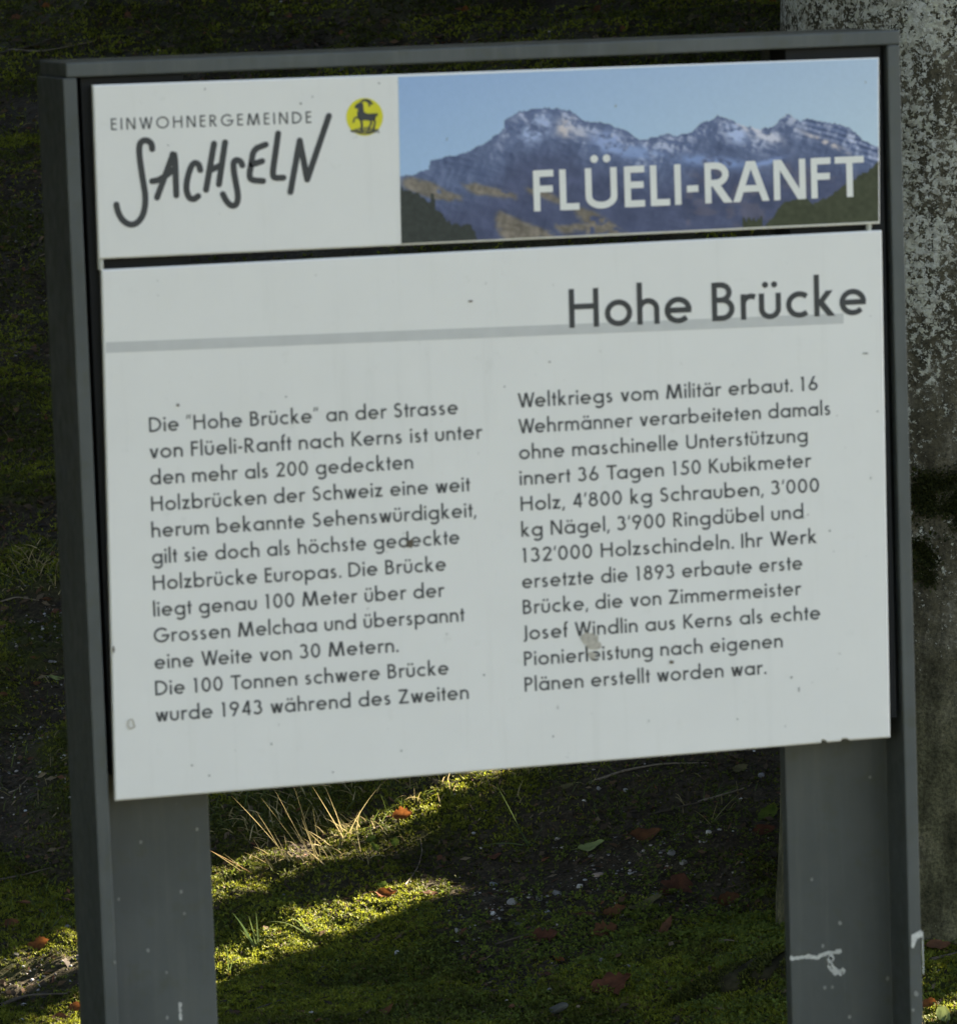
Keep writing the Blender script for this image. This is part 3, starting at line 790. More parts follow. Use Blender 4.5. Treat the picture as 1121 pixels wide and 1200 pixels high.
for (cx, cy, rx, ry) in ((936, 808, .9, 3.4), (927, 794, 1.8, 1.6), (644, 424, 1.4, 1.2), (1028, 482, 1.6, .9), (591, 453, 1.2, 1.2), (225, 897, 1.8, 1.2), (245, 909, 1.6, 1.2), (567, 791, 1.5, 1.5), (648, 863, 1.5, 1.5),
                         (318, 872, 1.4, 1.4), (470, 880, 1.5, 1.2), (390, 905, 1.3, 1.3), (760, 905 - 60, 1.2, 1.2), (864, 843, 1.2, 1.1), (1014, 414, 5, 1.1), (972, 622, 1.6, 1.3), (335, 465, 1.4, 1.2), (1020, 560, 1.2, 1.4)):
    blob('speck', SPECK, body, cx, cy, rx * .85, ry * .85, 9, seed=int(cx))
for (cx, cy, rx, ry) in ((443.5, 155, 1.3, 1.6), (352.5, 121, 1.6, 1.6), (240, 104, 1.2, 1.4), (444, 97, 1.5, 1.4), (366, 113, 1, 1.4), (197, 170, 1.2, 1.2), (523.5, 163, 1.1, 2), (721, 124, 1.1, 1.8), (1014, 96, 1, 1.4)):
    blob('speck', SPECK, header, cx, cy, rx * .8, ry * .8, 9, seed=int(cx))
def ragged(K, pts, hw, seed, Y):
    R_ = random.Random(seed); pp = smoothline([P(x, y, Y) for x, y in pts], 2)
    for a_, b_ in zip(pp[:-1], pp[1:]):
        for t_ in (0, .5):
            r_ = hw * (.55 + .9 * R_.random()); cx_ = a_[0] + (b_[0] - a_[0]) * t_ + R_.gauss(0, hw * .2); cz_ = a_[1] + (b_[1] - a_[1]) * t_ + R_.gauss(0, hw * .25)
            K.poly([(cx_ + r_ * (.6 + .6 * R_.random()) * math.cos(q_ * .785), cz_ + r_ * (.6 + .6 * R_.random()) * math.sin(q_ * .785)) for q_ in range(8)])
# droppings on the right stem and flange
YS = 0.04335 - 0.0004
K = Ink(YS); ragged(K, [(926, 1124), (936, 1123), (943, 1122), (950, 1121), (956, 1124), (963, 1119), (972, 1117), (979, 1116), (984, 1115)], 0.0013, 1, YS)
ragged(K, [(973, 1123), (971, 1130), (975, 1136), (982, 1140), (988, 1139)], 0.0019, 2, YS)
d_ = K.build('bird_dropping', DROP, sign); d_['label'] = 'white streak of bird dropping on the right post'
YF = -0.0004
K = Ink(YF); K.poly([P(x, y, YF) for x, y in [(1067.6, 1096), (1079, 1090), (1081, 1097), (1074, 1101), (1070, 1112), (1067.5, 1110)]])
K.ribbon([P(x, y, YF) for x, y in [(1080.6, 1092), (1081, 1112), (1081.8, 1142)]], 0.0004)
K.build('bird_dropping', DROP, sign)
for (cx, cy, r, Y) in ((1073, 1165, 2.6, YF), (1069.5, 1184, 1.6, YF), (951, 1031, 1.6, YS), (984, 1082, 2, YS), (964, 1109, 1.8, YS), (966, 1158, 2, YS), (975, 1157, 1.6, YS), (1040, 1147, 2, YS), (995, 1192, 2, YS),
                       (1019, 911, 1.4, YS), (139, 1054, 1.7, YS), (165, 987, 1.8, YS), (212, 1045, 1.9, YS), (231, 972, 1.6, YS), (173, 1114, 1.9, YS), (216, 1071, 1.4, YS), (134.5, 1128, 1.6, YF), (195, 1140, 1.3, YS), (196, 1193, 1.8, YS)):
    blob('speck', SPECK, sign, cx, cy, r, r * 1.3, 9, Y=Y, seed=int(cx))
K = Ink(YS); ragged(K, [(211, 1176), (210.5, 1186), (212, 1194)], 0.0010, 3, YS); K.build('bird_dropping', DROP, sign)

# ------------------------------------------------------------------ trees
def uvp(u, v):
    return (CAM[0] + u * CR[0] + v * CF[0], CAM[1] + u * CR[1] + v * CF[1])

BARKV, nt, b = mat('lichen_covered_bark')
tc = N(nt, 'ShaderNodeTexCoord'); V = tc.outputs['Object']
sepz = N(nt, 'ShaderNodeSeparateXYZ'); nt.links.new(V, sepz.inputs[0])
nA = noise(nt, 9, 7, .65, V); nB = noise(nt, 115, 8, .64, V); nC = noise(nt, 26, 6, .7, V); nD = noise(nt, 3.2, 4, .6, V); nE = noise(nt, 160, 4, .6, V)
bark = ramp(nt, nC.outputs[0], [(0.30, (0.036, 0.032, 0.019)), (0.50, (0.082, 0.073, 0.046)), (0.70, (0.145, 0.132, 0.096))]).outputs[0]
algae = ramp(nt, nA.outputs[0], [(0.36, (0.046, 0.045, 0.023)), (0.50, (0.084, 0.080, 0.044)), (0.64, (0.132, 0.122, 0.076))]).outputs[0]
hz = ramp(nt, sepz.outputs[2], [(0.42, 1.0), (0.62, 0.0)]).outputs[0]
basec = mix(nt, hz, bark, algae)
basec = mix(nt, 1.0, basec, ramp(nt, noise(nt, 210, 7, .7, V).outputs[0], [(0.34, 0.45), (0.66, 1.5)]).outputs[0], 'MULTIPLY')
mpv = N(nt, 'ShaderNodeMapping'); nt.links.new(V, mpv.inputs[0]); mpv.inputs['Scale'].default_value = (1, 1, .22)
basec = mix(nt, 1.0, basec, ramp(nt, noise(nt, 38, 6, .7, mpv.outputs[0]).outputs[0], [(0.36, 0.6), (0.6, 1.2)]).outputs[0], 'MULTIPLY')
# crustose lichens: irregular pale islands, thick above and thin towards the foot
vo = N(nt, 'ShaderNodeTexVoronoi', feature='F1'); vo.inputs['Scale'].default_value = 120; vo.inputs['Randomness'].default_value = 1.0
dv = N(nt, 'ShaderNodeMix', data_type='VECTOR'); dv.inputs[0].default_value = 0.06
nt.links.new(V, dv.inputs[4]); nt.links.new(noise(nt, 60, 4, .6, V).outputs['Color'], dv.inputs[5]); nt.links.new(dv.outputs[1], vo.inputs['Vector'])
am = ramp(nt, sepz.outputs[2], [(0.22, 0.36), (0.55, 0.42), (0.74, 0.55), (1.0, 0.62)]).outputs[0]
sumv = N(nt, 'ShaderNodeMath', operation='ADD'); nt.links.new(nB.outputs[0], sumv.inputs[0]); nt.links.new(am, sumv.inputs[1])
s2 = N(nt, 'ShaderNodeMath', operation='MULTIPLY_ADD'); nt.links.new(nD.outputs[0], s2.inputs[0]); s2.inputs[1].default_value = 1.1; nt.links.new(sumv.outputs[0], s2.inputs[2])
s3 = N(nt, 'ShaderNodeMath', operation='MULTIPLY_ADD'); nt.links.new(vo.outputs['Distance'], s3.inputs[0]); s3.inputs[1].default_value = -0.30; nt.links.new(s2.outputs[0], s3.inputs[2])
lich = ramp(nt, s3.outputs[0], [(0.0, 0.0), (1.0, 1.0)])
lich.color_ramp.interpolation = 'LINEAR'
mr = N(nt, 'ShaderNodeMapRange'); mr.inputs['From Min'].default_value = 1.475; mr.inputs['From Max'].default_value = 1.56; nt.links.new(s3.outputs[0], mr.inputs['Value'])
lcol = ramp(nt, vo.outputs['Color'], [(0.2, (0.32, 0.31, 0.24)), (0.5, (0.50, 0.50, 0.43)), (0.8, (0.42, 0.42, 0.32))]).outputs[0]
lcol = mix(nt, ramp(nt, nE.outputs[0], [(0.45, 0.0), (0.65, 0.5)]).outputs[0], lcol, (0.13, 0.13, 0.10))
c = mix(nt, mr.outputs[0], basec, lcol)
nt.links.new(c, b.inputs['Base Color'])
b.inputs['Roughness'].default_value = 0.9; b.inputs['Specular IOR Level'].default_value = 0.15
hh = N(nt, 'ShaderNodeMath', operation='MULTIPLY_ADD'); nt.links.new(mr.outputs[0], hh.inputs[0]); hh.inputs[1].default_value = 0.35; nt.links.new(nB.outputs[0], hh.inputs[2])
bump(nt, b, hh.outputs[0], 0.9, 0.004)

BARK = flat_mat('dark_bark', (0.045, 0.038, 0.028), 0.9, 0.35, 25)
LEAFY = attr_mat('foliage', 'tint', 0.55, 0.25)

def trunk_mesh(name, x, y, r0, r1, z1, m, parent, lean=(0, 0), flare=0.25, seg=40, rows=70, amp=0.012, seed=0, down=0.25, lz=None):
    zb = float(G(x, y)) - down
    v = []; h = z1 - zb
    for j in range(rows + 1):
        t = j / rows; t = t * t * 0.6 + t * 0.4; z = zb + h * t; hz_ = z - zb - down
        r = r1 + (r0 - r1) * math.exp(-max(hz_, 0) / 1.1) + flare * r0 * math.exp(-max(hz_, 0) / 0.10) * (0.35)
        for i in range(seg):
            a = 2 * math.pi * i / seg
            rr = r * (1 + amp * 4 * (float(vnoise(a * 1.6 + seed, z * 0.8, seed)) - .5) + amp * 2 * (float(vnoise(a * 7, z * 4, seed + 3)) - .5) + 0.05 * flare * math.exp(-max(hz_, 0) / 0.18) * math.sin(4 * a + seed))
            v.append((rr * math.cos(a) + lean[0] * hz_, rr * math.sin(a) + lean[1] * hz_, z))
    f = [(j * seg + i, j * seg + (i + 1) % seg, (j + 1) * seg + (i + 1) % seg, (j + 1) * seg + i) for j in range(rows) for i in range(seg)]
    f.append(tuple(range(rows * seg, (rows + 1) * seg)))
    v = np.array(v); v[:, 2] -= 0
    return mesh_from(name, v, f, m, parent, smooth_=True)

def leaf_cloud(centres, radii, n, size, cols, seed, flat=0.6):
    r = np.random.default_rng(seed)
    ci = r.choice(len(centres), n, p=np.array([q ** 2.2 for q in radii]) / sum(q ** 2.2 for q in radii))
    C = np.array(centres)[ci]; R = np.array(radii)[ci][:, None]
    d = r.normal(size=(n, 3)); d /= np.linalg.norm(d, axis=1)[:, None]
    p = C + d * R * (r.random((n, 1)) ** 0.4) * np.array((1, 1, .75))
    a = r.normal(size=(n, 3)); a /= np.linalg.norm(a, axis=1)[:, None]; a[:, 2] *= flat
    bb = np.cross(a, r.normal(size=(n, 3))); bb /= np.linalg.norm(bb, axis=1)[:, None]
    s = size * (0.6 + 0.8 * r.random((n, 1)))
    v = np.stack([p - a * s, p + bb * s * .45, p + a * s, p - bb * s * .45], 1).reshape(-1, 3)
    f = np.arange(4 * n).reshape(-1, 4)
    tint = np.array(cols)[r.integers(0, len(cols), n)] * (0.7 + 0.6 * r.random((n, 1)))
    return v, f, np.repeat(tint, 4, 0)
GRN = [(0.05, 0.075, 0.018), (0.04, 0.06, 0.015), (0.075, 0.09, 0.02)]
AUT = [(0.12, 0.09, 0.02), (0.06, 0.075, 0.018), (0.10, 0.06, 0.02)]

# the lichen-covered tree right behind the sign
tx, ty = uvp(0.622, 6.37)
tree = empty('beech_tree', (tx, ty, 0)); tag(tree, 'thick grey trunk covered in pale lichen and moss behind the right post', 'tree', 'trees on the bank')
tr = trunk_mesh('trunk', tx, ty, 0.222, 0.208, 5.2, BARKV, tree, lean=(0.022, 0.0), flare=0.10, seg=160, rows=260, amp=0.010, seed=4)
def limb(parent, p0, p1, r0, r1, m, name='branch'):
    p0 = np.array(p0, float); p1 = np.array(p1, float); seg = 8; v = []; rows = 6
    for j in range(rows + 1):
        t = j / rows; c = p0 + (p1 - p0) * t + np.array((0, 0, 0.25 * np.linalg.norm(p1 - p0) * t * (1 - t)))
        r = r0 + (r1 - r0) * t; d = (p1 - p0) / np.linalg.norm(p1 - p0)
        a = np.cross(d, (0.3, 0.1, 1)); a /= np.linalg.norm(a); b_ = np.cross(d, a)
        for i in range(seg):
            q = 2 * math.pi * i / seg; v.append(c + r * (a * math.cos(q) + b_ * math.sin(q)))
    f = [(j * seg + i, j * seg + (i + 1) % seg, (j + 1) * seg + (i + 1) % seg, (j + 1) * seg + i) for j in range(rows) for i in range(seg)]
    return mesh_from(name, v, f, m, parent, smooth_=True)
cs = []; rs = []
rr_ = random.Random(5)
for i in range(9):
    a = i * 2.4; L = 1.6 + rr_.random(); z0 = 3.6 + 0.18 * i
    e = (L * math.cos(a) + .08, L * math.sin(a), z0 + 1.0)
    limb(tree, (0.08, 0, z0), e, 0.06, 0.02, BARK)
    cs += [e, (e[0] * .6, e[1] * .6, e[2] + .4)]; rs += [0.8, 0.7]
v, f, t = leaf_cloud(cs, rs, 9000, 0.06, AUT, 3)
mesh_from('crown', v, f, LEAFY, tree, attrs={'tint': t})

# surface root running out from the foot of the trunk
ROOTM = flat_mat('root_bark', (0.024, 0.022, 0.012), 1.0, 0.7, 60)
ROOTM.node_tree.nodes['Principled BSDF'].inputs['Specular IOR Level'].default_value = 0.08
def worm(name, pts, rad, m, parent=None, seg=14, amp=0.15, seed=0, squash=1.0, off=(0, 0, 0)):
    pts = [np.array(p, float) for p in pts]; v = []
    n = len(pts)
    for j, p in enumerate(pts):
        d = pts[min(j + 1, n - 1)] - pts[max(j - 1, 0)]; d /= np.linalg.norm(d) + 1e-9
        a = np.cross(d, (0, 0, 1)); a /= np.linalg.norm(a) + 1e-9; u_ = np.cross(a, d)
        for i in range(seg):
            q = 2 * math.pi * i / seg; r = rad[j] * (1 + amp * (float(vnoise(q * 1.5 + seed, j * .6, seed)) - .5) * 2)
            v.append(p + r * (a * math.cos(q) + u_ * math.sin(q) * squash) - np.array(off))
    f = [(j * seg + i, j * seg + (i + 1) % seg, (j + 1) * seg + (i + 1) % seg, (j + 1) * seg + i) for j in range(n - 1) for i in range(seg)]
    f += [tuple(range(seg)), tuple(range((n - 1) * seg, n * seg))[::-1]]
    return mesh_from(name, v, f, m, parent, smooth_=True)
def curve3(a, b, k, n, up=0.0):
    a = np.array(a); b = np.array(b); out = []
    d = b - a; s = np.array((-d[1], d[0], 0)) * k
    for i in range(n):
        t = i / (n - 1); out.append(a + d * t + s * math.sin(math.pi * t) + np.array((0, 0, up * math.sin(math.pi * t))))
    return out
g0 = ground_pt(782, 1182); g1 = ground_pt(925, 1128)
rp = curve3(g0, g1, 0.08, 14)
rp = [np.array((p[0], p[1], float(Gbase(p[0], p[1])) + 0.006 + 0.004 * i / 13)) for i, p in enumerate(rp)]
worm('root', rp, [0.007 + 0.036 * (i / 13) ** .55 for i in range(14)], ROOTM, tree, seg=20, amp=.22, seed=3, squash=.62, off=(tx, ty, 0))

MOSS = attr_mat('moss_leaves', 'tint', 0.7, 0.45, 0.25)
def shoots(p, nrm, size, r, k=4, spread=.9):
    n = len(p)
    p = np.repeat(p, k, 0); N_ = np.repeat(nrm, k, 0); m_ = n * k
    t = r.normal(size=(m_, 3)); t -= (t * N_).sum(1)[:, None] * N_; t /= np.linalg.norm(t, axis=1)[:, None]
    w = np.cross(N_, t); s = (size if np.isscalar(size) else np.repeat(size, k)[:, None]) * (.6 + .8 * r.random((m_, 1)))
    tip = p + (N_ * (0.5 + .6 * r.random((m_, 1))) + t * spread * r.random((m_, 1))) * s
    mid = (p + tip) / 2 + t * s * .1
    hw = s * .24
    v = np.stack([p, mid + w * hw, tip, mid - w * hw], 1).reshape(-1, 3)
    return v, np.arange(4 * m_).reshape(-1, 4)
# moss creeping over the root
rq = np.random.default_rng(44); pp_ = []; nn_ = []
RR_ = [0.007 + 0.036 * (i / 13) ** .55 for i in range(14)]
for _ in range(2600):
    i_ = rq.integers(0, 13); t_ = rq.random(); c_ = rp[i_] * (1 - t_) + rp[i_ + 1] * t_; r_ = RR_[i_] * (1 - t_) + RR_[i_ + 1] * t_
    a_ = rq.normal() * .9; d_ = rp[i_ + 1] - rp[i_]; d_ = d_ / np.linalg.norm(d_); sd_ = np.cross(d_, (0, 0, 1)); sd_ /= np.linalg.norm(sd_)
    if float(fbm(c_[0] * 40 + a_, c_[1] * 40, 5, 3)) < .50: continue
    nv_ = np.array((0, 0, 1)) * math.cos(a_) + sd_ * math.sin(a_)
    pp_.append(c_ + nv_ * r_ * np.array((1, 1, .62)) - np.array((tx, ty, 0))); nn_.append(nv_)
pp_ = np.array(pp_); nn_ = np.array(nn_)
v, f = shoots(pp_, nn_, 0.005, rq, 4, 1.2)
tt = np.array([(0.05, 0.062, 0.010), (0.03, 0.036, 0.008), (0.08, 0.09, 0.014)])[rq.integers(0, 3, len(pp_))]
tag(mesh_from('root_moss', v, f, MOSS, tree, attrs={'tint': np.repeat(tt, 16, 0)}), kind='stuff')
# dark moss pads on the trunk
def trunk_pt(px, py, r=0.215):
    # where a view ray meets the trunk, for dressing its bark
    d = ray(px, py); o = CAM - np.array((tx, ty, 0)); 
    lx = 0.022
    best = None
    for t in np.arange(5.9, 6.6, 0.004):
        p = o + d * t
        if math.hypot(p[0] - lx * (p[2] - .15), p[1]) < r: best = p; break
    return best
pads = []; r9 = np.random.default_rng(12)
PADC = [(1107, 577, 36, 26), (1082, 580, 16, 24), (1118, 600, 16, 24), (1085, 657, 15, 24), (1094, 672, 13, 12), (1076, 640, 9, 12)]
for cx, cy, sx, sy in PADC:
    for _ in range(int(sx * sy * 3.2)):
        q = r9.normal(size=2) * .48
        p = trunk_pt(cx + q[0] * sx, cy + q[1] * sy)
        if p is not None: pads.append(p)
pads = np.array(pads); n = len(pads)
nrm = pads * np.array((1, 1, 0)); nrm /= np.linalg.norm(nrm, axis=1)[:, None]
v, f = shoots(pads - nrm * .0, nrm, 0.008, r9, 4, 1.1)
tt = np.array([(0.030, 0.038, 0.008), (0.022, 0.028, 0.007), (0.05, 0.058, 0.014)])[r9.integers(0, 3, n)]
tag(mesh_from('moss_pad', v, f, MOSS, tree, attrs={'tint': np.repeat(tt, 16, 0)}), kind='stuff')
# pale green cushion beside the upper pad
pads = []
for cx, cy, sx, sy in ((1068, 520, 9, 30), (1075, 548, 10, 10), (1080, 620, 12, 10), (1074, 612, 6, 8)):
    for _ in range(int(sx * sy * 2.4)):
        q = r9.normal(size=2) * .5; p = trunk_pt(cx + q[0] * sx, cy + q[1] * sy)
        if p is not None: pads.append(p)
pads = np.array(pads); n = len(pads); nrm = pads * np.array((1, 1, 0)); nrm /= np.linalg.norm(nrm, axis=1)[:, None]
v, f = shoots(pads, nrm, 0.0035, r9, 3, 1.4)
tt = np.array([(0.16, 0.18, 0.08), (0.12, 0.14, 0.06)])[r9.integers(0, 2, n)]
tag(mesh_from('pale_moss_pad', v, f, MOSS, tree, attrs={'tint': np.repeat(tt, 12, 0)}), kind='stuff')

# unseen woodland put in to shade the bank: trees and shrubs to the right, the left and behind
SA = np.array((math.cos(SUN_AZ), math.sin(SUN_AZ))); SWv = np.array((-SA[1], SA[0]))
def aw(l, w): p = SA * l + SWv * w; return p[0], p[1]       # l along the sun's azimuth, w across it
def wood_tree(x, y, r, zc, R, n, h=7.0, cols=GRN, lab='', seed=0, size=0.085, low=None):
    e = empty('broadleaf_tree', (x, y, 0)); tag(e, lab, 'tree', 'trees on the bank')
    trunk_mesh('trunk', x, y, r, r * .8, h, BARK, e, seg=20, rows=16, seed=seed, flare=.1, amp=.004)
    rr = random.Random(seed); cs = []; rs = []
    for i in range(16):
        a = rr.random() * 6.28; q = R * math.sqrt(rr.random()) * .8
        z = zc + rr.random() * (h - zc)
        cs.append((q * math.cos(a), q * math.sin(a), z)); rs.append(R * .42)
        if i % 3 == 0: limb(e, (0, 0, z - .3), cs[-1], r * .3, r * .1, BARK)
    v, f, t = leaf_cloud(cs, rs, n, size, cols, seed)
    if low is not None:
        v2 = v.reshape(-1, 4, 3); keep = v2[:, :, 2].min(1) > low
        v = v2[keep].reshape(-1, 3); t = t.reshape(-1, 4, 3)[keep].reshape(-1, 3); f = np.arange(len(v)).reshape(-1, 4)
    mesh_from('crown', v, f, LEAFY, e, attrs={'tint': t})
    return e
def shrub(x, y, R, h, n, lab, seed, size=0.05, top=None, cols=GRN):
    z = float(G(x, y))
    e = empty('evergreen_shrub', (x, y, z)); tag(e, lab, 'shrub', 'shrubs on the bank')
    rr = random.Random(seed); cs = []; rs = []
    for i in range(14):
        a = rr.random() * 6.28; q = R * math.sqrt(rr.random()) * .7
        cs.append((q * math.cos(a), q * math.sin(a), .15 + rr.random() * (h - .35))); rs.append(R * .5)
        if i < 7: limb(e, (0, 0, -.05), cs[-1], .02, .006, BARK, 'stem')
    v, f, t = leaf_cloud(cs, rs, n, size, cols, seed)
    if top is not None:
        v2 = v.reshape(-1, 4, 3); keep = v2[:, :, 2].max(1) + z < top
        v = v2[keep].reshape(-1, 3); t = t.reshape(-1, 4, 3)[keep].reshape(-1, 3); f = np.arange(len(v)).reshape(-1, 4)
    mesh_from('foliage', v, f, LEAFY, e, attrs={'tint': t})
    return e
LB = 4.55
BUSHTOP = 1.47  # height at which the added bush cuts off the sun streaks
#TREES#
def wof(px, py):
    g = ground_pt(px, py); return float(g[0] * SWv[0] + g[1] * SWv[1])
WA, WB, GAP = 2.700, 2.875, 0.022  # two sun slits left open between the unseen trunks added below
TRE = 'trees on the bank'
r_m = (WB - WA) / 2 - GAP
x, y = aw(LB, WA - GAP - 0.24); wood_tree(x, y, 0.24, 2.3, 1.5, 9000, lab='broad tree trunk uphill to the right of the sign', seed=21, low=2.15)
x, y = aw(LB + .15, (WA + WB) / 2); wood_tree(x, y, r_m, 2.3, 0.9, 4000, lab='slender young tree uphill to the right of the sign', seed=22, low=2.15)
x, y = aw(LB, WB + GAP + 0.30); wood_tree(x, y, 0.30, 2.3, 1.6, 9000, lab='stout tree trunk uphill right, third in the row from the path', seed=23, low=2.15)
x, y = aw(LB + .35, (WA + WB) / 2); shrub(x, y, .20, 1.5, 9000, 'low bush at the foot of the slender young tree', 34, top=BUSHTOP)  # unseen bush added to stop the sun streaks at their right end
W0 = (WA + WB) / 2
x, y = aw(5.02, WA); st_ = empty('tree_stump', (x, y, 0)); tag(st_, 'tall broken stump between the two nearest trunks', 'tree stump'); trunk_mesh('trunk', x, y, .105, .10, 1.565, BARK, st_, seg=24, rows=14, seed=9, flare=.1, amp=.01)  # unseen stump added as a sun blocker to end the lower streak
x, y = aw(4.7, 1.6); shrub(x, y, .5, 2.4, 14000, 'dense dark shrub straight uphill of the lichen-covered trunk', 36)  # unseen shrub added to keep sun off the bottom right corner
for i, (l, w, R, h, n_) in enumerate(((5.3, -.85, .6, 2.3, 15000), (4.9, -1.6, .6, 2.5, 15000), (5.0, -2.4, .7, 2.4, 14000), (5.2, .85, .42, 1.8, 11000), (5.7, 1.35, .6, 1.8, 12000), (6.1, 2.1, .7, 1.8, 7500), (6.5, 3.0, .75, 1.8, 13000), (7.0, 3.8, .75, 1.8, 9000), (7.4, 4.6, .8, 1.9, 8000), (7.9, 5.5, .8, 2.0, 10000), (8.3, 6.4, .8, 2.0, 5000))):  # unseen shrubs added to block stray sun on the ground
    x, y = aw(l, W0 + w); shrub(x, y, R, h, n_, ['round evergreen shrub beside the broad tree', 'tall evergreen shrub right of the lichen-covered trunk', 'large evergreen shrub nearest the path', 'narrow holly bush behind the stout trunk', 'bushy holly in the hedge row beside the stout trunk', 'second bush of the hedge row uphill', 'third bush of the hedge row uphill', 'fourth bush of the hedge row uphill', 'fifth bush of the hedge row uphill', 'sixth bush of the hedge row uphill', 'last bush at the top of the hedge row'][i], 40 + i, size=.055)
x, y = aw(LB + .9, W0 - 3.0); wood_tree(x, y, 0.16, 1.9, 1.2, 12000, lab='tree with low crown over the large evergreen shrub', seed=24)  # unseen tree added to keep direct sun off the sign
x, y = aw(LB + .2, W0 - 2.6); wood_tree(x, y, 0.14, 2.0, 1.0, 14000, lab='smaller tree with dense crown in front of the low crowned one', seed=25, h=5)  # second unseen tree added to close sun leaks on the sign
for i, (l, w) in enumerate(((6.4, 1.5), (7.2, 2.9), (8.0, 4.4), (8.6, 6.0))):  # unseen trees added to shade the upper bank from the sun
    x, y = aw(l, W0 + w); wood_tree(x, y, 0.13, 2.6 + .3 * i, 1.6, 10000, lab=['tree rising from the hedge row above the holly', 'tree in the middle of the hedge row', 'tall tree towards the top of the hedge row', 'topmost tree of the hedge row'][i], seed=60 + i, h=7.5 + .4 * i)
for i, (u, v_) in enumerate(((-2.3, 2.2), (-2.5, 4.2), (-2.8, 6.6), (-3.2, 9.2))):
    x, y = uvp(u, v_); wood_tree(x, y, 0.18, 0.9 + .3 * i, 1.3, 12000, lab=['leafy tree left of the sign beside the path', 'leafy tree on the left edge of the bank', 'leafy tree left of the mossy slope', 'leafy tree high on the left slope'][i], seed=80 + i, h=7)
for i, (u, v_, R_) in enumerate(((3.0, 10.2, 2.3), (3.3, 13.2, 2.6), (-3.4, 11.2, 2.4), (-3.6, 14.0, 2.6), (0.8, 17.0, 2.8), (-2.6, 8.0, 1.8))):
    x, y = uvp(u, v_); wood_tree(x, y, 0.22, 3.4 + .3 * i, R_ * 1.25, 11000, lab=['wide-crowned tree arching over the upper bank from the right', 'second wide tree higher on the right of the bank', 'wide-crowned tree arching over the upper bank from the left', 'second wide tree higher on the left of the bank', 'tree at the crest of the bank', 'spreading tree over the middle of the left slope'][i], seed=150 + i, h=6.2 + .2 * i, size=.15, low=3.3)
for i, (x, y) in enumerate(((-2.7, 0.9), (-3.1, -0.8), (-3.3, -2.6), (-3.2, -4.6), (-2.2, -6.6), (-0.6, -7.6))):
    wood_tree(x, y, 0.17, 0.6, 1.35, 14000, lab=['leafy tree at the left before the sign', 'leafy tree on the left roadside', 'leafy tree left of the viewpoint', 'leafy tree behind the viewpoint to the left', 'leafy tree straight behind and left of the viewpoint', 'leafy tree directly behind the viewpoint'][i], seed=120 + i, h=6.5)

# ------------------------------------------------------------------ ground cover
def wedge(n, v0, v1, lo=-1.12, hi=1.12, seed=0, pw=1.0):
    r = np.random.default_rng(seed)
    v_ = v0 + (v1 - v0) * r.random(n) ** pw
    u_ = v_ * 0.1027 * (lo + (hi - lo) * r.random(n))
    return CAM[0] + u_ * CR[0] + v_ * CF[0], CAM[1] + u_ * CR[1] + v_ * CF[1], u_, v_, r
def gn_arr(x, y, e=.01):
    n = np.stack([-(G(x + e, y) - G(x - e, y)) / (2 * e), -(G(x, y + e) - G(x, y - e)) / (2 * e), np.ones_like(x)], 1)
    return n / np.linalg.norm(n, axis=1)[:, None]
def gravel_mask(x, y):
    u_, v_ = uv_of(x, y); m_ = np.zeros_like(x)
    for (px, py, su, sv) in ((740, 1015, .15, .12), (660, 1045, .12, .12), (30, 885, .10, .25), (60, 735, .10, .22), (30, 1150, .10, .10), (560, 1075, .07, .12)):
        g = ground_pt(px, py); gu, gv = uv_of(g[0], g[1])
        m_ = np.maximum(m_, np.exp(-((u_ - gu) / su) ** 2 - ((v_ - gv) / sv) ** 2))
    return m_ * (0.4 + 0.9 * fbm(x * 14, y * 14, 77, 3))
VV_, FF_, TT_ = [], [], []; off = 0
for (n, v0, v1, lo, hi, sz, sd_) in ((300000, 5.75, 7.7, -1.12, 1.12, .0046, 1), (60000, 7.7, 11.2, -1.15, -.78, .0060, 2), (60000, 11.0, 12.9, -1.1, 1.1, .0085, 3), (30000, 7.7, 11.2, -.78, 1.1, .009, 4)):
    x, y, u_, v_, r = wedge(n, v0, v1, lo, hi, sd_)
    mk = moss_mask(x, y) * (0.45 + .9 * smooth(.4, .6, fbm(x * 11, y * 11, 66, 3))) + 0.10
    mk *= 1 - np.clip(gravel_mask(x, y) * 1.3, 0, .9)
    keep = r.random(n) < mk
    x, y = x[keep], y[keep]; N_ = gn_arr(x, y); z = G(x, y); m_ = len(x)
    p = np.stack([x, y, z], 1)
    v, f = shoots(p, N_ * .7 + np.array((0, 0, .3)), sz, r, 4, 1.2)
    tone = fbm(x * 7, y * 7, 88, 3)[:, None]; tone = smooth(.35, .65, tone)
    c = np.array((.064, .078, .011)) * (1 - tone) + np.array((.165, .190, .020)) * tone
    sp_ = r.random((m_, 1)); c = c * (.55 + .9 * sp_)
    br = r.random(m_) < .07; c[br] = np.array((.10, .075, .03)) * (.5 + r.random((br.sum(), 1)))
    VV_.append(v); FF_.append(f + off); TT_.append(np.repeat(c, 16, 0)); off += len(v)
tag(mesh_from('moss', np.concatenate(VV_), np.concatenate(FF_), MOSS, attrs={'tint': np.concatenate(TT_)}), 'carpet of short green and yellow moss on the bank', 'moss', kind='stuff')

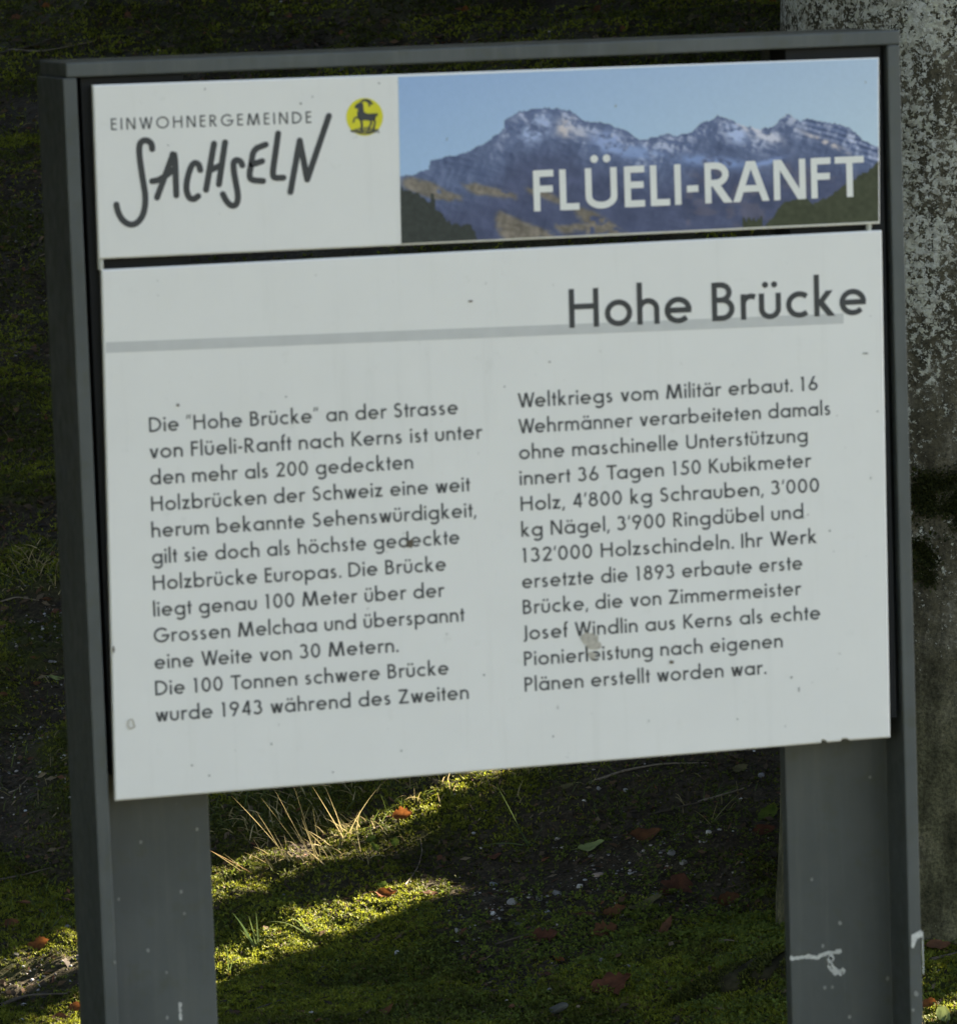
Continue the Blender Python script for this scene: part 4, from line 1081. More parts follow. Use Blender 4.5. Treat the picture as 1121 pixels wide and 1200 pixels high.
def pebbles(name, x, y, s, cols, r, m, lift=.15, flat=.65):
    t = (1 + 5 ** .5) / 2
    iv = np.array([(-1, t, 0), (1, t, 0), (-1, -t, 0), (1, -t, 0), (0, -1, t), (0, 1, t), (0, -1, -t), (0, 1, -t), (t, 0, -1), (t, 0, 1), (-t, 0, -1), (-t, 0, 1)]) / math.sqrt(1 + t * t)
    fi = np.array([(0, 11, 5), (0, 5, 1), (0, 1, 7), (0, 7, 10), (0, 10, 11), (1, 5, 9), (5, 11, 4), (11, 10, 2), (10, 7, 6), (7, 1, 8), (3, 9, 4), (3, 4, 2), (3, 2, 6), (3, 6, 8), (3, 8, 9), (4, 9, 5), (2, 4, 11), (6, 2, 10), (8, 6, 7), (9, 8, 1)])
    n = len(x); a = r.random(n) * 6.28
    V = iv[None] * (1 + .25 * (r.random((n, 12, 1)) - .5) * 2) * (s[:, None, None] * np.stack([np.ones(n), .6 + .4 * r.random(n), flat * (.6 + .5 * r.random(n))], 1)[:, None, :])
    ca, sa = np.cos(a)[:, None], np.sin(a)[:, None]
    V = np.stack([V[..., 0] * ca - V[..., 1] * sa, V[..., 0] * sa + V[..., 1] * ca, V[..., 2]], -1)
    V += np.stack([x, y, G(x, y) + s * lift], 1)[:, None]
    F = fi[None] + (np.arange(n) * 12)[:, None, None]
    c = np.array(cols)[r.integers(0, len(cols), n)] * (.6 + .7 * r.random((n, 1)))
    return mesh_from(name, V.reshape(-1, 3), F.reshape(-1, 3), m, attrs={'tint': np.repeat(c, 12, 0)}, smooth_=False)
STONEM = attr_mat('pebble_stone', 'tint', 0.85, 0, 0.25)
GC = [(.30, .31, .32), (.22, .22, .23), (.14, .14, .14), (.36, .33, .31), (.10, .09, .085), (.18, .17, .14)]
xs, ys, ss = [], [], []
for (n, v0, v1, lo, hi, sd_) in ((60000, 5.75, 7.7, -1.12, 1.12, 5), (12000, 7.7, 11, -1.15, -.75, 6), (9000, 11, 12.9, -1.1, 1.1, 7)):
    x, y, u_, v_, r = wedge(n, v0, v1, lo, hi, sd_)
    k_ = r.random(n) < (.018 + .30 * gravel_mask(x, y) ** 1.6)
    x, y, vk = x[k_], y[k_], v_[k_]
    s = (.0011 + .0028 * r.random(len(x)) ** 2.5) * vk / 6.5
    s[r.random(len(x)) < .03] *= 1.8
    xs.append(x); ys.append(y); ss.append(s)
x = np.concatenate(xs); y = np.concatenate(ys); s = np.concatenate(ss)
tag(pebbles('gravel', x, y, s, GC, np.random.default_rng(8), STONEM), 'small grey and white gravel scattered over the mossy bank', 'gravel', kind='stuff')

# crumbs of bark, dead leaf and twig
LITM = attr_mat('leaf_litter', 'tint', 0.8, 0.15, 0.25)
VV_, FF_, TT_ = [], [], []; off = 0
for (n, v0, v1, lo, hi, sd_, sc_) in ((26000, 5.75, 7.7, -1.12, 1.12, 15, 1), (7000, 7.7, 11, -1.15, -.75, 16, 1.4), (9000, 11, 12.9, -1.1, 1.1, 17, 1.9)):
    x, y, u_, v_, r = wedge(n, v0, v1, lo, hi, sd_)
    k_ = r.random(n) < 1.05 - .75 * moss_mask(x, y); x, y = x[k_], y[k_]; n = len(x)
    N_ = gn_arr(x, y); d = r.normal(size=(n, 3)); d -= (d * N_).sum(1)[:, None] * N_ * .8; d /= np.linalg.norm(d, axis=1)[:, None]
    w = np.cross(N_, d); L = (.002 + .008 * r.random((n, 1)) ** 2.2) * sc_; W = L * (.12 + .5 * r.random((n, 1)))
    p = np.stack([x, y, G(x, y) + .001 + .003 * r.random(n)], 1); up = N_ * L * (.5 * r.random((n, 1)))
    v = np.stack([p - d * L, p + w * W + up, p + d * L + up * .4, p - w * W], 1).reshape(-1, 3); f = np.arange(4 * n).reshape(-1, 4)
    c = np.array([(.050, .034, .020), (.030, .022, .014), (.085, .050, .026), (.13, .10, .06), (.020, .016, .011), (.11, .045, .022)])[r.choice(6, n, p=[.25, .26, .16, .07, .20, .06])] * (.6 + .8 * r.random((n, 1)))
    VV_.append(v); FF_.append(f + off); TT_.append(np.repeat(c, 4, 0)); off += len(v)
tag(mesh_from('leaf_litter', np.concatenate(VV_), np.concatenate(FF_), LITM, attrs={'tint': np.concatenate(TT_)}), 'dark crumbs of dead leaf, bark and twig lying between the moss', 'leaf litter', kind='stuff')

# low broad-leaved ground cover
VV_, FF_, TT_ = [], [], []; off = 0
for (px, py, su, sv, n, sz, bright) in ((690, 1075, .14, .12, 1500, .0038, 1), (780, 1120, .16, .10, 1500, .0036, .9), (820, 960, .10, .10, 700, .003, .7), (720, 960, .14, .08, 700, .003, .7), (880, 1100, .06, .16, 900, .0040, 1), (800, 1190, .16, .06, 700, .0035, .8), (600, 1190, .12, .07, 600, .003, .8), (870, 1000, .08, .07, 450, .003, .8), (520, 1110, .16, .12, 900, .003, .7),
                                        (50, 1050, .07, .10, 350, .0035, .8), (300, 1045, .08, .05, 350, .003, 1), (360, 1085, .16, .05, 900, .0028, 1), (1105, 1165, .06, .10, 300, .0035, .8), (640, 1120, .10, .07, 500, .003, .9), (430, 1160, .16, .09, 700, .003, .7), (870, 1165, .07, .08, 800, .0038, .9)):
    g = ground_pt(px, py); r = np.random.default_rng(px)
    x = g[0] + r.normal(size=n) * su * CR[0] + r.normal(size=n) * sv * CF[0]; y = g[1] + r.normal(size=n) * su * CR[1] + r.normal(size=n) * sv * CF[1]
    k_ = fbm(x * 22, y * 22, 99, 2) > .42; x, y = x[k_], y[k_]; n = len(x)
    p = np.stack([x, y, G(x, y) + .003 + .006 * r.random(n)], 1)
    k6 = 3
    p = np.repeat(p, k6, 0); m_ = n * k6
    N_ = r.normal(size=(m_, 3)) * .45 + np.array((-.15, -.45, .9)); N_ /= np.linalg.norm(N_, axis=1)[:, None]
    d = np.cross(N_, r.normal(size=(m_, 3))); d /= np.linalg.norm(d, axis=1)[:, None]; w = np.cross(N_, d)
    s = sz * (.6 + .7 * r.random((m_, 1)))
    q0 = p + d * s * .15
    v = np.stack([q0, q0 + d * s * .6 + w * s * .5, q0 + d * s * 1.3, q0 + d * s * .6 - w * s * .5], 1).reshape(-1, 3)
    f = np.arange(4 * m_).reshape(-1, 4)
    c = (np.array((.075, .115, .018)) + np.array((.05, .045, .0)) * r.random((m_, 1))) * bright * (.6 + .6 * r.random((m_, 1)))
    VV_.append(v); FF_.append(f + off); TT_.append(np.repeat(c, 4, 0)); off += len(v)
tag(mesh_from('ground_cover', np.concatenate(VV_), np.concatenate(FF_), MOSS, attrs={'tint': np.concatenate(TT_)}), 'tiny bright green leaflets growing through the moss', 'ground cover', kind='stuff')

# ------------------------------------------------------------------ grass
GRASS = attr_mat('grass_blade', 'tint', 0.55, 0.35, 0.3)
def blade_v(p0, dirv, L, w, bend, segs, side):
    out = []
    for i in range(segs + 1):
        t = i / segs
        c = p0 + dirv * L * t + np.array((0, 0, -1)) * bend * L * t * t
        hw = w * (1 - t ** 1.6) * .5 + w * .04
        out += [c - side * hw, c + side * hw]
    return out
RIGHT3 = np.array((CR[0], CR[1], 0)); UP3 = np.array((0, 0, 1.0)); FWD3 = np.array((CF[0], CF[1], 0))
def make_blades(specs, segs=6):
    v = []; f = []; t = []
    for (p0, d, L, w, bend, col) in specs:
        b0 = len(v); side = np.cross(d, FWD3); side /= np.linalg.norm(side) + 1e-9
        v += blade_v(np.array(p0), d, L, w, bend, segs, side); t += [col] * (2 * segs + 2)
        f += [(b0 + 2 * i, b0 + 2 * i + 1, b0 + 2 * i + 3, b0 + 2 * i + 2) for i in range(segs)]
    return np.array(v), np.array(f), np.array(t)
DRY = [(.30, .25, .13), (.24, .21, .10), (.36, .31, .17), (.17, .15, .07)]
GR = [(.05, .075, .018), (.07, .095, .022), (.04, .055, .016)]
r = random.Random(3)
def scatter_blades(zones, seed):
    r = random.Random(seed); sp_ = []
    for (x0, y0, x1, y1, n, L, cols, lean) in zones:
        for _ in range(n):
            g = ground_pt(x0 + (x1 - x0) * r.random(), y0 + (y1 - y0) * r.random())
            d = UP3 * (.5 + .7 * r.random()) + RIGHT3 * (lean + r.gauss(0, .55)) + FWD3 * r.gauss(0, .4); d /= np.linalg.norm(d)
            c = np.array(cols[r.randrange(len(cols))]) * (.6 + .7 * r.random())
            sp_.append((g, d, L * (.4 + .9 * r.random()), .0011 + .0009 * r.random(), .15 + .8 * r.random(), tuple(c)))
    return sp_
zones = [(290, 960, 440, 1015, 150, .042, DRY, -.45), (300, 930, 420, 985, 90, .05, DRY[1:] + GR, -.3), (460, 925, 620, 945, 70, .028, DRY[:2] + GR, .1), (240, 905, 480, 985, 330, .045, GR + DRY[1:2], -.3), (250, 900, 600, 930, 120, .04, GR + DRY, 0), (0, 640, 80, 700, 120, .05, GR + DRY, .1), (0, 880, 85, 960, 50, .05, GR + DRY[3:], .1), (0, 1030, 88, 1100, 60, .035, GR, .1),
         (560, 895, 640, 912, 70, .03, DRY + GR, .2), (640, 900, 900, 960, 90, .035, GR + DRY[3:], 0), (700, 1000, 890, 1100, 30, .02, GR, 0), (0, 720, 80, 880, 50, .03, GR + DRY[3:], 0),
         (0, 0, 560, 60, 90, .05, GR + DRY[3:], 0), (560, 0, 900, 45, 50, .05, GR + DRY[3:], 0), (0, 100, 60, 640, 60, .05, GR + DRY[3:], 0), (280, 1080, 560, 1190, 40, .014, GR, 0)]
v, f, t = make_blades(scatter_blades(zones, 9), 4)
tag(mesh_from('grass', v, f, GRASS, attrs={'tint': t}), 'sparse fine grass blades among the moss and litter', 'grass', kind='stuff')

def tuft(name, blades, lab, cat, group=None):
    """blades: (foot px, tip px, width m, sag, colour); each blade is a part"""
    g = ground_pt(*blades[0][0]); e = empty(name, tuple(g)); tag(e, lab, cat, group)
    for (fx, fy), (qx, qy), w, bend, col in blades:
        p0 = ground_pt(fx, fy); dist = np.linalg.norm(p0 - CAM); m = dist / FPX
        right = ROT[:, 0]; up = ROT[:, 2]
        w = w * (.72 if w < .0025 else .85)
        tip = p0 + right * (qx - fx) * m - up * (qy - fy) * m + FWD3 * r.gauss(0, .01)
        vec = tip - p0; L = np.linalg.norm(vec); L2 = L
        vv, ff, tt = make_blades([(np.zeros(3), (vec + UP3 * bend * L) / np.linalg.norm(vec + UP3 * bend * L), np.linalg.norm(vec + UP3 * bend * L), w, bend * L / np.linalg.norm(vec + UP3 * bend * L), col)], 9)
        o = mesh_from('blade', vv, ff, GRASS, e, attrs={'tint': tt}); o.location = p0 - g
    return e
S1, S2, S3 = (.34, .29, .14), (.27, .23, .11), (.20, .18, .08)
e1 = tuft('dry_grass_tuft', [((404, 985), (366, 922), .0020, .05, S1), ((404, 981), (378, 918), .0016, .1, S1), ((407, 980), (455, 911), .0018, .35, S1), ((402, 984), (392, 948), .0014, .1, S2), ((409, 984), (420, 950), .0012, .2, S3)],
     'tall straw-coloured grass stalks with one long stem arching to the right', 'grass tuft', 'tufts of grass')
e2 = tuft('dry_grass_tuft', [((372, 1009), (353, 957), .0018, .02, S1), ((366, 1010), (322, 930), .0016, .05, S1), ((374, 1007), (358, 970), .0014, .0, S1), ((378, 992), (357, 971), .0014, .1, S2), ((370, 1006), (345, 925), .0014, .05, S2), ((368, 1010), (332, 950), .0014, .1, S2), ((376, 1008), (366, 945), .0012, .1, S3), ((362, 1010), (305, 935), .0014, .05, S3)],
     'dense cluster of dry grass stalks leaning left under the middle of the board', 'grass tuft', 'tufts of grass')
e3 = tuft('dry_grass_tuft', [((341, 1011), (272, 932), .0018, .1, S1), ((339, 1009), (320, 973), .0018, .05, S1), ((335, 1008), (300, 950), .0014, .1, S2)],
     'thin dry stalks rising at a long slant between the two straw tufts', 'grass tuft', 'tufts of grass')
e4 = tuft('dry_grass_tuft', [((321, 1023), (297, 981), .0018, .05, S1), ((318, 1015), (287, 997), .0018, .1, S2), ((322, 1021), (310, 1000), .0014, .1, S2)],
     'small dry grass stalks just right of the left post', 'grass tuft', 'tufts of grass')
e5 = tuft('dry_grass_tuft', [((296, 1024), (243, 995), .0020, .05, (.30, .20, .10)), ((284, 1022), (247, 997), .0018, .05, S2), ((290, 1023), (262, 1000), .0012, .1, S2)],
     'flat straw lying out from behind the left post', 'grass tuft', 'tufts of grass')
e6 = tuft('green_grass_tuft', [((299, 1112), (272, 1070), .0042, .3, (.05, .085, .03)), ((301, 1111), (292, 1072), .0034, .2, (.06, .09, .03)), ((303, 1110), (300, 1068), .0030, .2, (.045, .07, .025)), ((300, 1112), (281, 1090), .0030, .3, (.06, .09, .03)), ((305, 1110), (318, 1090), .0024, .3, (.06, .09, .03))],
     'upright dark green grass blades beside the left post', 'grass tuft', 'tufts of grass')
e7 = tuft('green_grass_tuft', [((362, 1098), (313, 1080), .0024, .55, (.09, .12, .05)), ((364, 1097), (340, 1074), .0032, .45, (.12, .17, .05)), ((361, 1099), (322, 1095), .0020, .4, (.08, .10, .04)), ((366, 1096), (352, 1080), .002, .4, (.08, .10, .04))],
     'arching pale green blades on the lower sunlit ridge', 'grass tuft', 'tufts of grass')
e8 = tuft('green_grass_tuft', [((620, 995), (582, 918), .0020, .1, (.05, .08, .03)), ((622, 993), (600, 960), .0024, .1, (.07, .11, .03)), ((618, 992), (552, 998), .0030, .35, (.06, .09, .03)), ((624, 992), (598, 975), .0022, .2, (.07, .11, .03)), ((624, 990), (640, 965), .0016, .2, (.06, .09, .03))],
     'green grass tuft in the dark soil below the middle of the board', 'grass tuft', 'tufts of grass')
e9 = tuft('green_grass_tuft', [((832, 966), (812, 950), .0016, .3, S3), ((834, 965), (868, 928), .0020, .2, (.17, .17, .08)), ((833, 965), (842, 938), .0016, .2, S3), ((835, 966), (850, 955), .0016, .5, (.12, .13, .05)), ((830, 966), (800, 964), .0014, .4, S3)],
     'little yellowish grass tuft left of the right post', 'grass tuft', 'tufts of grass')
e10 = tuft('green_grass_tuft', [((838, 935), (848, 915), .0024, .3, (.05, .08, .03)), ((840, 935), (872, 922), .0030, .4, (.07, .10, .03)), ((836, 935), (828, 912), .0016, .4, (.06, .07, .03)), ((839, 935), (858, 918), .0020, .5, (.06, .09, .03))],
     'loose green blades under the bottom edge of the board near the right post', 'grass tuft', 'tufts of grass')
e11 = tuft('green_grass_tuft', [((268, 1140), (266, 1108), .0016, .2, (.12, .18, .05)), ((269, 1140), (276, 1118), .0014, .4, (.10, .15, .05))],
     'single curled green blade at the left end of the lower ridge', 'grass tuft', 'tufts of grass')
e12 = tuft('dry_grass_tuft', [((486, 942), (485, 922), .0014, .6, S1), ((489, 942), (493, 926), .0014, .6, S2), ((486, 942), (480, 930), .0012, .7, S2), ((528, 930), (524, 908), .0014, .6, S2), ((530, 931), (536, 915), .0014, .5, S2), ((527, 931), (518, 922), .0012, .6, S3)],
     'curled wiry dry blades on the upper sunlit ridge', 'grass tuft', 'tufts of grass')
e13 = tuft('dry_grass_tuft', [((40, 668), (20, 645), .0018, .3, S3), ((42, 667), (52, 640), .0016, .3, S2), ((44, 668), (66, 652), .0018, .4, S2), ((38, 670), (5, 655), .0016, .4, S3), ((45, 668), (35, 640), .0014, .3, S1), ((46, 668), (60, 660), .0018, .4, (.34, .22, .10))],
     'yellowish grass tuft at the left edge of the picture', 'grass tuft', 'tufts of grass')

# ------------------------------------------------------------------ fallen leaves
LM = dict(
    orange=leaf_mat('orange_leaf', (.18, .066, .018), (.09, .032, .011), .3),
    rust=leaf_mat('rust_leaf', (.105, .046, .019), (.055, .025, .012), .2),
    red=leaf_mat('red_brown_leaf', (.095, .036, .018), (.048, .019, .011), .2),
    brown=leaf_mat('brown_leaf', (.13, .060, .030), (.07, .034, .018), .15),
    darkb=leaf_mat('dark_brown_leaf', (.085, .034, .020), (.042, .020, .013), .1),
    olive=leaf_mat('olive_leaf', (.10, .095, .045), (.06, .055, .028), .2),
    green=leaf_mat('green_leaf', (.085, .125, .022), (.045, .075, .014), .3),
    pale=leaf_mat('pale_green_leaf', (.20, .25, .10), (.13, .17, .06), .3))
def leaf(px, py, wpx, hpx, ang, mk, lab, seed, curl=.35, fold=.3, ragged=.15, lift=.006, tilt=.25, slim=.5, group='fallen leaves on the bank'):
    g = ground_pt(px, py); dist = np.linalg.norm(g - CAM); m = dist / FPX
    n_ = gnormal(g[0], g[1], .04); tocam = -ray(px, py)
    n_ = n_ * (1 - tilt) + tocam * tilt + np.array([rng.normal() * .1 for _ in range(3)]); n_ /= np.linalg.norm(n_)
    a = math.radians(ang); d = ROT[:, 0] * math.cos(a) + ROT[:, 2] * math.sin(a)
    # push the picture direction onto the leaf's own plane, keeping its apparent length
    vd = ray(px, py); k_ = -(d @ n_) / (vd @ n_); d = d + vd * k_; L = wpx * m * np.linalg.norm(d) ** .0; d /= np.linalg.norm(d)
    w = np.cross(n_, d)
    R = random.Random(seed); rows, half = 12, 3; v = []; f = []
    W = L * slim
    for i in range(rows + 1):
        t = i / rows; s = (t - .5) * L
        wd = W * (math.sin(math.pi * min(max(t, 0.0), 1.0) ** .85) ** .75) * (1 + ragged * (R.random() - .5) * 2) * .5 + L * .006
        wd2 = wd * (1 + ragged * (R.random() - .5))
        for j in range(-half, half + 1):
            q = j / half; ww = (wd if q > 0 else wd2) * q
            zz = fold * abs(q) * wd * .8 + curl * L * (t - .5) ** 2 * 1.1 + .05 * L * math.sin(7 * t + 3 * q + seed) * abs(q)
            v.append(d * s + w * ww + n_ * zz)
    cols = 2 * half + 1
    for i in range(rows):
        for j in range(cols - 1):
            f.append((i * cols + j, (i + 1) * cols + j, (i + 1) * cols + j + 1, i * cols + j + 1))
    v = np.array(v)
    e = empty('fallen_leaf', tuple(g + n_ * lift)); tag(e, lab, 'leaf', group)
    mesh_from('blade', v, f, LM[mk], e, smooth_=True)
    st = [v[3] - d * L * t + n_ * L * .25 * t * t for t in (0, .08, .16, .24)]
    worm('stalk', st, [.0006] * 4, LM[mk], e, seg=5, amp=0)
    return e
leaf(472, 958, 24, 16, 10, 'orange', 'bright orange leaf standing on the upper sunlit ridge', 1, tilt=.6, slim=.62, lift=.010, ragged=.35, fold=.6)
leaf(453, 1052, 26, 12, 5, 'orange', 'orange-brown leaf in the shade between the two sunlit ridges', 2, tilt=.2, slim=.6, ragged=.4, curl=.7)
leaf(506, 1052, 22, 8, 5, 'rust', 'flat rusty leaf just above the right end of the lower ridge', 3, tilt=.2)
leaf(759, 984, 38, 14, 8, 'rust', 'curled rust-brown leaf with a raised edge above the gravel patch', 4, curl=.5, tilt=.4, lift=.010)
leaf(694, 996, 32, 12, 16, 'pale', 'pale green leaf lying flat above the gravel patch', 5, tilt=.15, slim=.45)
leaf(898, 956, 30, 22, 48, 'green', 'bright green leaf half hidden behind the right post, upper one', 6, tilt=.8, slim=.62, lift=.012)
leaf(890, 1050, 24, 10, 55, 'green', 'small oval green leaf left of the right post, lower one', 7, tilt=.8, slim=.42)
leaf(894, 976, 30, 12, 15, 'red', 'red-brown leaf beside the right post under the green leaf', 8, tilt=.4)
leaf(794, 1042, 40, 26, 70, 'darkb', 'large crumpled dark brown leaf in the middle of the right slope', 9, curl=.2, ragged=.5, tilt=.7, slim=.9)
leaf(855, 1057, 27, 16, 20, 'rust', 'rust leaf between the gravel and the right post', 10, tilt=.6, slim=.7)
leaf(721, 1070, 28, 16, 18, 'rust', 'rust-coloured curled leaf left of the olive leaf', 11, tilt=.5, ragged=.3)
leaf(757, 1064, 44, 14, 22, 'olive', 'long olive-brown leaf below the gravel patch', 12, tilt=.3, slim=.35)
leaf(707, 1094, 34, 20, 15, 'rust', 'ragged rusty leaf pair below the curled one', 13, ragged=.6, tilt=.5, slim=.6)
leaf(780, 1090, 34, 10, 62, 'brown', 'narrow brown leaf standing on edge in the moss', 14, tilt=.6, slim=.3)
leaf(640, 1101, 34, 14, 10, 'red', 'broken reddish leaf fragments on the left of the right slope', 15, ragged=.7, tilt=.3)
leaf(717, 1157, 52, 26, 20, 'red', 'largest red-brown leaf lying near the bottom edge', 16, ragged=.4, tilt=.45, slim=.55, curl=.25)
leaf(876, 1150, 28, 18, 0, 'red', 'dark red leaf caught in the hollow under the root', 17, tilt=.4, slim=.6)
leaf(657, 1128, 14, 8, -20, 'orange', 'tiny orange leaf scrap low on the slope', 18, tilt=.4)
leaf(686, 1077, 22, 10, 0, 'darkb', 'small dull brown leaf left of the rust-coloured ones', 19, tilt=.3)
leaf(641, 1147, 16, 10, 0, 'darkb', 'brown leaf scrap beside a round pebble', 20, tilt=.3)
leaf(867, 903, 20, 10, 25, 'olive', 'yellowish brown leaf just under the board by the right post', 21, tilt=.5)
leaf(450, 1190, 30, 10, 35, 'rust', 'narrow rusty leaf at the bottom edge in the middle', 22, tilt=.4, slim=.3)
leaf(13, 1085, 18, 14, 10, 'rust', 'rust leaf at the left picture edge above the sunlit gravel', 23, tilt=.6, slim=.8)
leaf(47, 1109, 26, 16, 15, 'orange', 'orange leaf beside the small sunlit moss patch', 24, tilt=.4, slim=.6, ragged=.4, curl=.6)
leaf(89, 1183, 16, 12, 10, 'orange', 'orange leaf touching the outside of the left post', 25, tilt=.6, slim=.8)
leaf(70, 1196, 20, 10, 0, 'rust', 'rusty leaf at the bottom left corner', 26, tilt=.4)
leaf(30, 1062, 14, 8, 0, 'brown', 'small brown leaf in the left moss', 27, tilt=.3)
leaf(56, 704, 10, 6, 0, 'rust', 'little rust leaf below the yellowish grass tuft', 28, tilt=.5)
leaf(66, 797, 18, 6, -8, 'pale', 'slender pale green leaf left of the left post', 29, tilt=.4, slim=.3)
leaf(43, 804, 9, 7, 0, 'rust', 'tiny brownish leaf beside the slender pale one', 30, tilt=.5, slim=.7)
leaf(3, 817, 12, 8, 0, 'rust', 'brown leaf cut by the left picture edge', 31, tilt=.5, slim=.7)
leaf(1090, 1181, 22, 16, -15, 'orange', 'orange leaf right of the right post near the bottom corner', 32, tilt=.6, slim=.75)
leaf(1108, 1191, 24, 16, -60, 'pale', 'pale yellow-green leaf at the bottom right corner', 33, tilt=.7, slim=.6, lift=.012)
leaf(1100, 1112, 30, 8, 5, 'brown', 'brown leaf lying at the foot of the thick trunk', 34, tilt=.2)
leaf(836, 1078, 16, 7, 10, 'darkb', 'small dark leaf under the rust leaf by the right post', 35)
leaf(580, 1008, 18, 7, 15, 'darkb', 'dark leaf in the bare soil below the board', 36)
leaf(665, 925, 16, 6, 10, 'olive', 'thin olive leaf just under the board in the middle', 37)
leaf(822, 1030, 14, 7, 20, 'olive', 'small olive leaf right of the gravel patch', 38)
for i, (px, py, c_, lab) in enumerate(((434, 986, 'green', 'small green ivy-like leaf behind the upper ridge, left of its pair'), (463, 990, 'green', 'small green ivy-like leaf behind the upper ridge, right of its pair'), (438, 995, 'green', 'lower small green leaf beneath the ivy-like pair'),
                                    (449, 1040, 'green', 'dull green leaf right above the orange-brown one'))):
    leaf(px, py, 13, 9, 30 + 50 * i, c_, lab, 50 + i, tilt=.6, slim=.6, ragged=.4, lift=.010, group='small green leaves')
for i, (px, py, c_, w_, lab) in enumerate(((56, 8, 'orange', 12, 'orange leaf among glints in the top left corner'), (20, 22, 'brown', 14, 'brown leaf at the far top left edge'), (270, 38, 'olive', 9, 'dull yellow leaf speck above the frame left of centre'), (318, 18, 'pale', 8, 'pale curled leaf above the frame'),
                                        (80, 55, 'olive', 10, 'olive leaf just left above the frame corner'), (700, 12, 'rust', 12, 'rust leaf high on the bank above the frame'), (905, 4, 'orange', 11, 'orange leaf beside the trunk at the top edge'), (810, 22, 'olive', 12, 'olive leaf on the bank above the landscape print'),
                                        (545, 13, 'orange', 12, 'orange leaf in the yellow mossy patch at the top'), (400, 40, 'brown', 9, 'brown leaf above the emblem side of the frame'), (150, 20, 'brown', 12, 'brown leaf in the dark top left bank'), (730, 36, 'brown', 11, 'brown leaf close above the frame right of centre'))):
    leaf(px, py, w_, 8, 10 * i, c_, lab, 70 + i, tilt=.5, slim=.7)

# ------------------------------------------------------------------ stones
STM = {}
def stone(px, py, wpx, col, lab, seed, flat=.6):
    key = str(col)
    if key not in STM: STM[key] = flat_mat('stone', col, .85, .3, 90)
    g = ground_pt(px, py); s = wpx * .84 * np.linalg.norm(g - CAM) / FPX / 2
    import bmesh
    bm = bmesh.new(); bmesh.ops.create_icosphere(bm, subdivisions=3, radius=1)
    r = random.Random(seed); ax = [Vector((r.gauss(0, 1), r.gauss(0, 1), r.gauss(0, 1))).normalized() for _ in range(9)]; lim = [.40 + .45 * r.random() for _ in range(9)]
    for v in bm.verts:
        p = v.co.copy()
        for a_, l_ in zip(ax, lim):
            d_ = p.dot(a_)
            if d_ > l_: p -= a_ * (d_ - l_) * .85
        v.co = Vector((p.x * s * 1.15, p.y * s * .9, p.z * s * flat * 1.15))
    me = bpy.data.meshes.new('stone'); bm.to_mesh(me); bm.free(); me.materials.append(STM[key])
    o = bpy.data.objects.new('stone', me); COL.objects.link(o); o.location = (g[0], g[1], g[2] + s * flat * .35); o.rotation_euler = (r.gauss(0, .2), r.gauss(0, .2), r.random() * 6)
    tag(o, lab, 'stone', 'single stones on the bank')
WS, GS, DS, PS, BS = (.36, .36, .34), (.17, .17, .165), (.05, .052, .042), (.26, .21, .18), (.14, .165, .165)
for i, (px, py, w, c, lab, fl) in enumerate((
    (892, 910, 11, GS, 'pale grey stone under the board next to the right post', .7), (830, 978, 16, WS, 'white flat stone left of the right post in dark soil', .5), (700, 1027, 18, PS, 'pinkish round pebble, largest in the gravel patch', .6),
    (679, 1040, 10, WS, 'small bright white pebble below the pinkish one', .8), (768, 1051, 13, BS, 'bluish grey chip beside the crumpled brown leaf', .6), (653, 984, 11, WS, 'flat white chip left of the pale green leaf', .4),
    (692, 1004, 10, GS, 'grey chip under the pale green leaf', .5), (785, 1001, 17, GS, 'long grey stone at the right end of the gravel', .5), (645, 1163, 12, GS, 'round grey pebble near the bottom', .7),
    (653, 1049, 16, GS, 'grey stone at the left end of the gravel patch', .7), (631, 1054, 12, BS, 'blue-grey pebble left of the gravel stones', .6), (465, 1119, 12, WS, 'white angular stone below the lower ridge', .7),
    (366, 1190, 11, WS, 'white stone at the bottom edge near the left post', .7), (578, 1071, 11, WS, 'white pebble in the middle of the slope', .6), (536, 1093, 14, GS, 'grey pebble right of the lower ridge', .7),
    (601, 1060, 17, GS, 'rounded grey stone left of the gravel patch', .7), (578, 1038, 13, BS, 'bluish pebble above the white one', .6), (79, 1088, 12, GS, 'grey-white oval stone left of the left post', .6),
    (26, 1196, 8, WS, 'white chip at the bottom left edge', .7), (28, 1179, 8, WS, 'white pebble beneath the sunlit gravel on the left', .8), (702, 925, 9, GS, 'grey chip below the board centre', .6),
    (733, 927, 8, WS, 'white chip below the board, right of the grey one', .6), (685, 940, 8, WS, 'small white chip in dark soil below the board', .6), (800, 1012, 12, GS, 'grey stone right of the long grey one', .6),
    (540, 1108, 7, WS, 'tiny white chip right of the white angular stone', .7), (705, 1126, 11, GS, 'grey pebble between rusty leaf and largest red leaf', .6), (730, 1110, 12, WS, 'white-grey chip near the ragged rusty leaf', .5),
    (735, 1108 + 26, 10, GS, 'dull pebble right above the largest red leaf', .6), (868, 938, 8, WS, 'small white chip by the yellowish tuft', .6), (608, 1086, 14, DS, 'dark stone on the mossy slope', .6),
    (650, 1185, 40, DS, 'wide dark stone sunk in moss at the bottom', .35), (480, 1035, 9, GS, 'grey chip in the shaded hollow', .6), (18, 1120, 12, DS, 'dark pebble by the orange leaf on the left', .6),
    (75, 886, 5, WS, 'white chip beside the left post halfway down', .7), (50, 738, 6, WS, 'white chip on the left slope', .7), (3, 742, 7, WS, 'white chip at the left picture edge', .7))):
    stone(px, py, w, c, lab, 200 + i, fl)

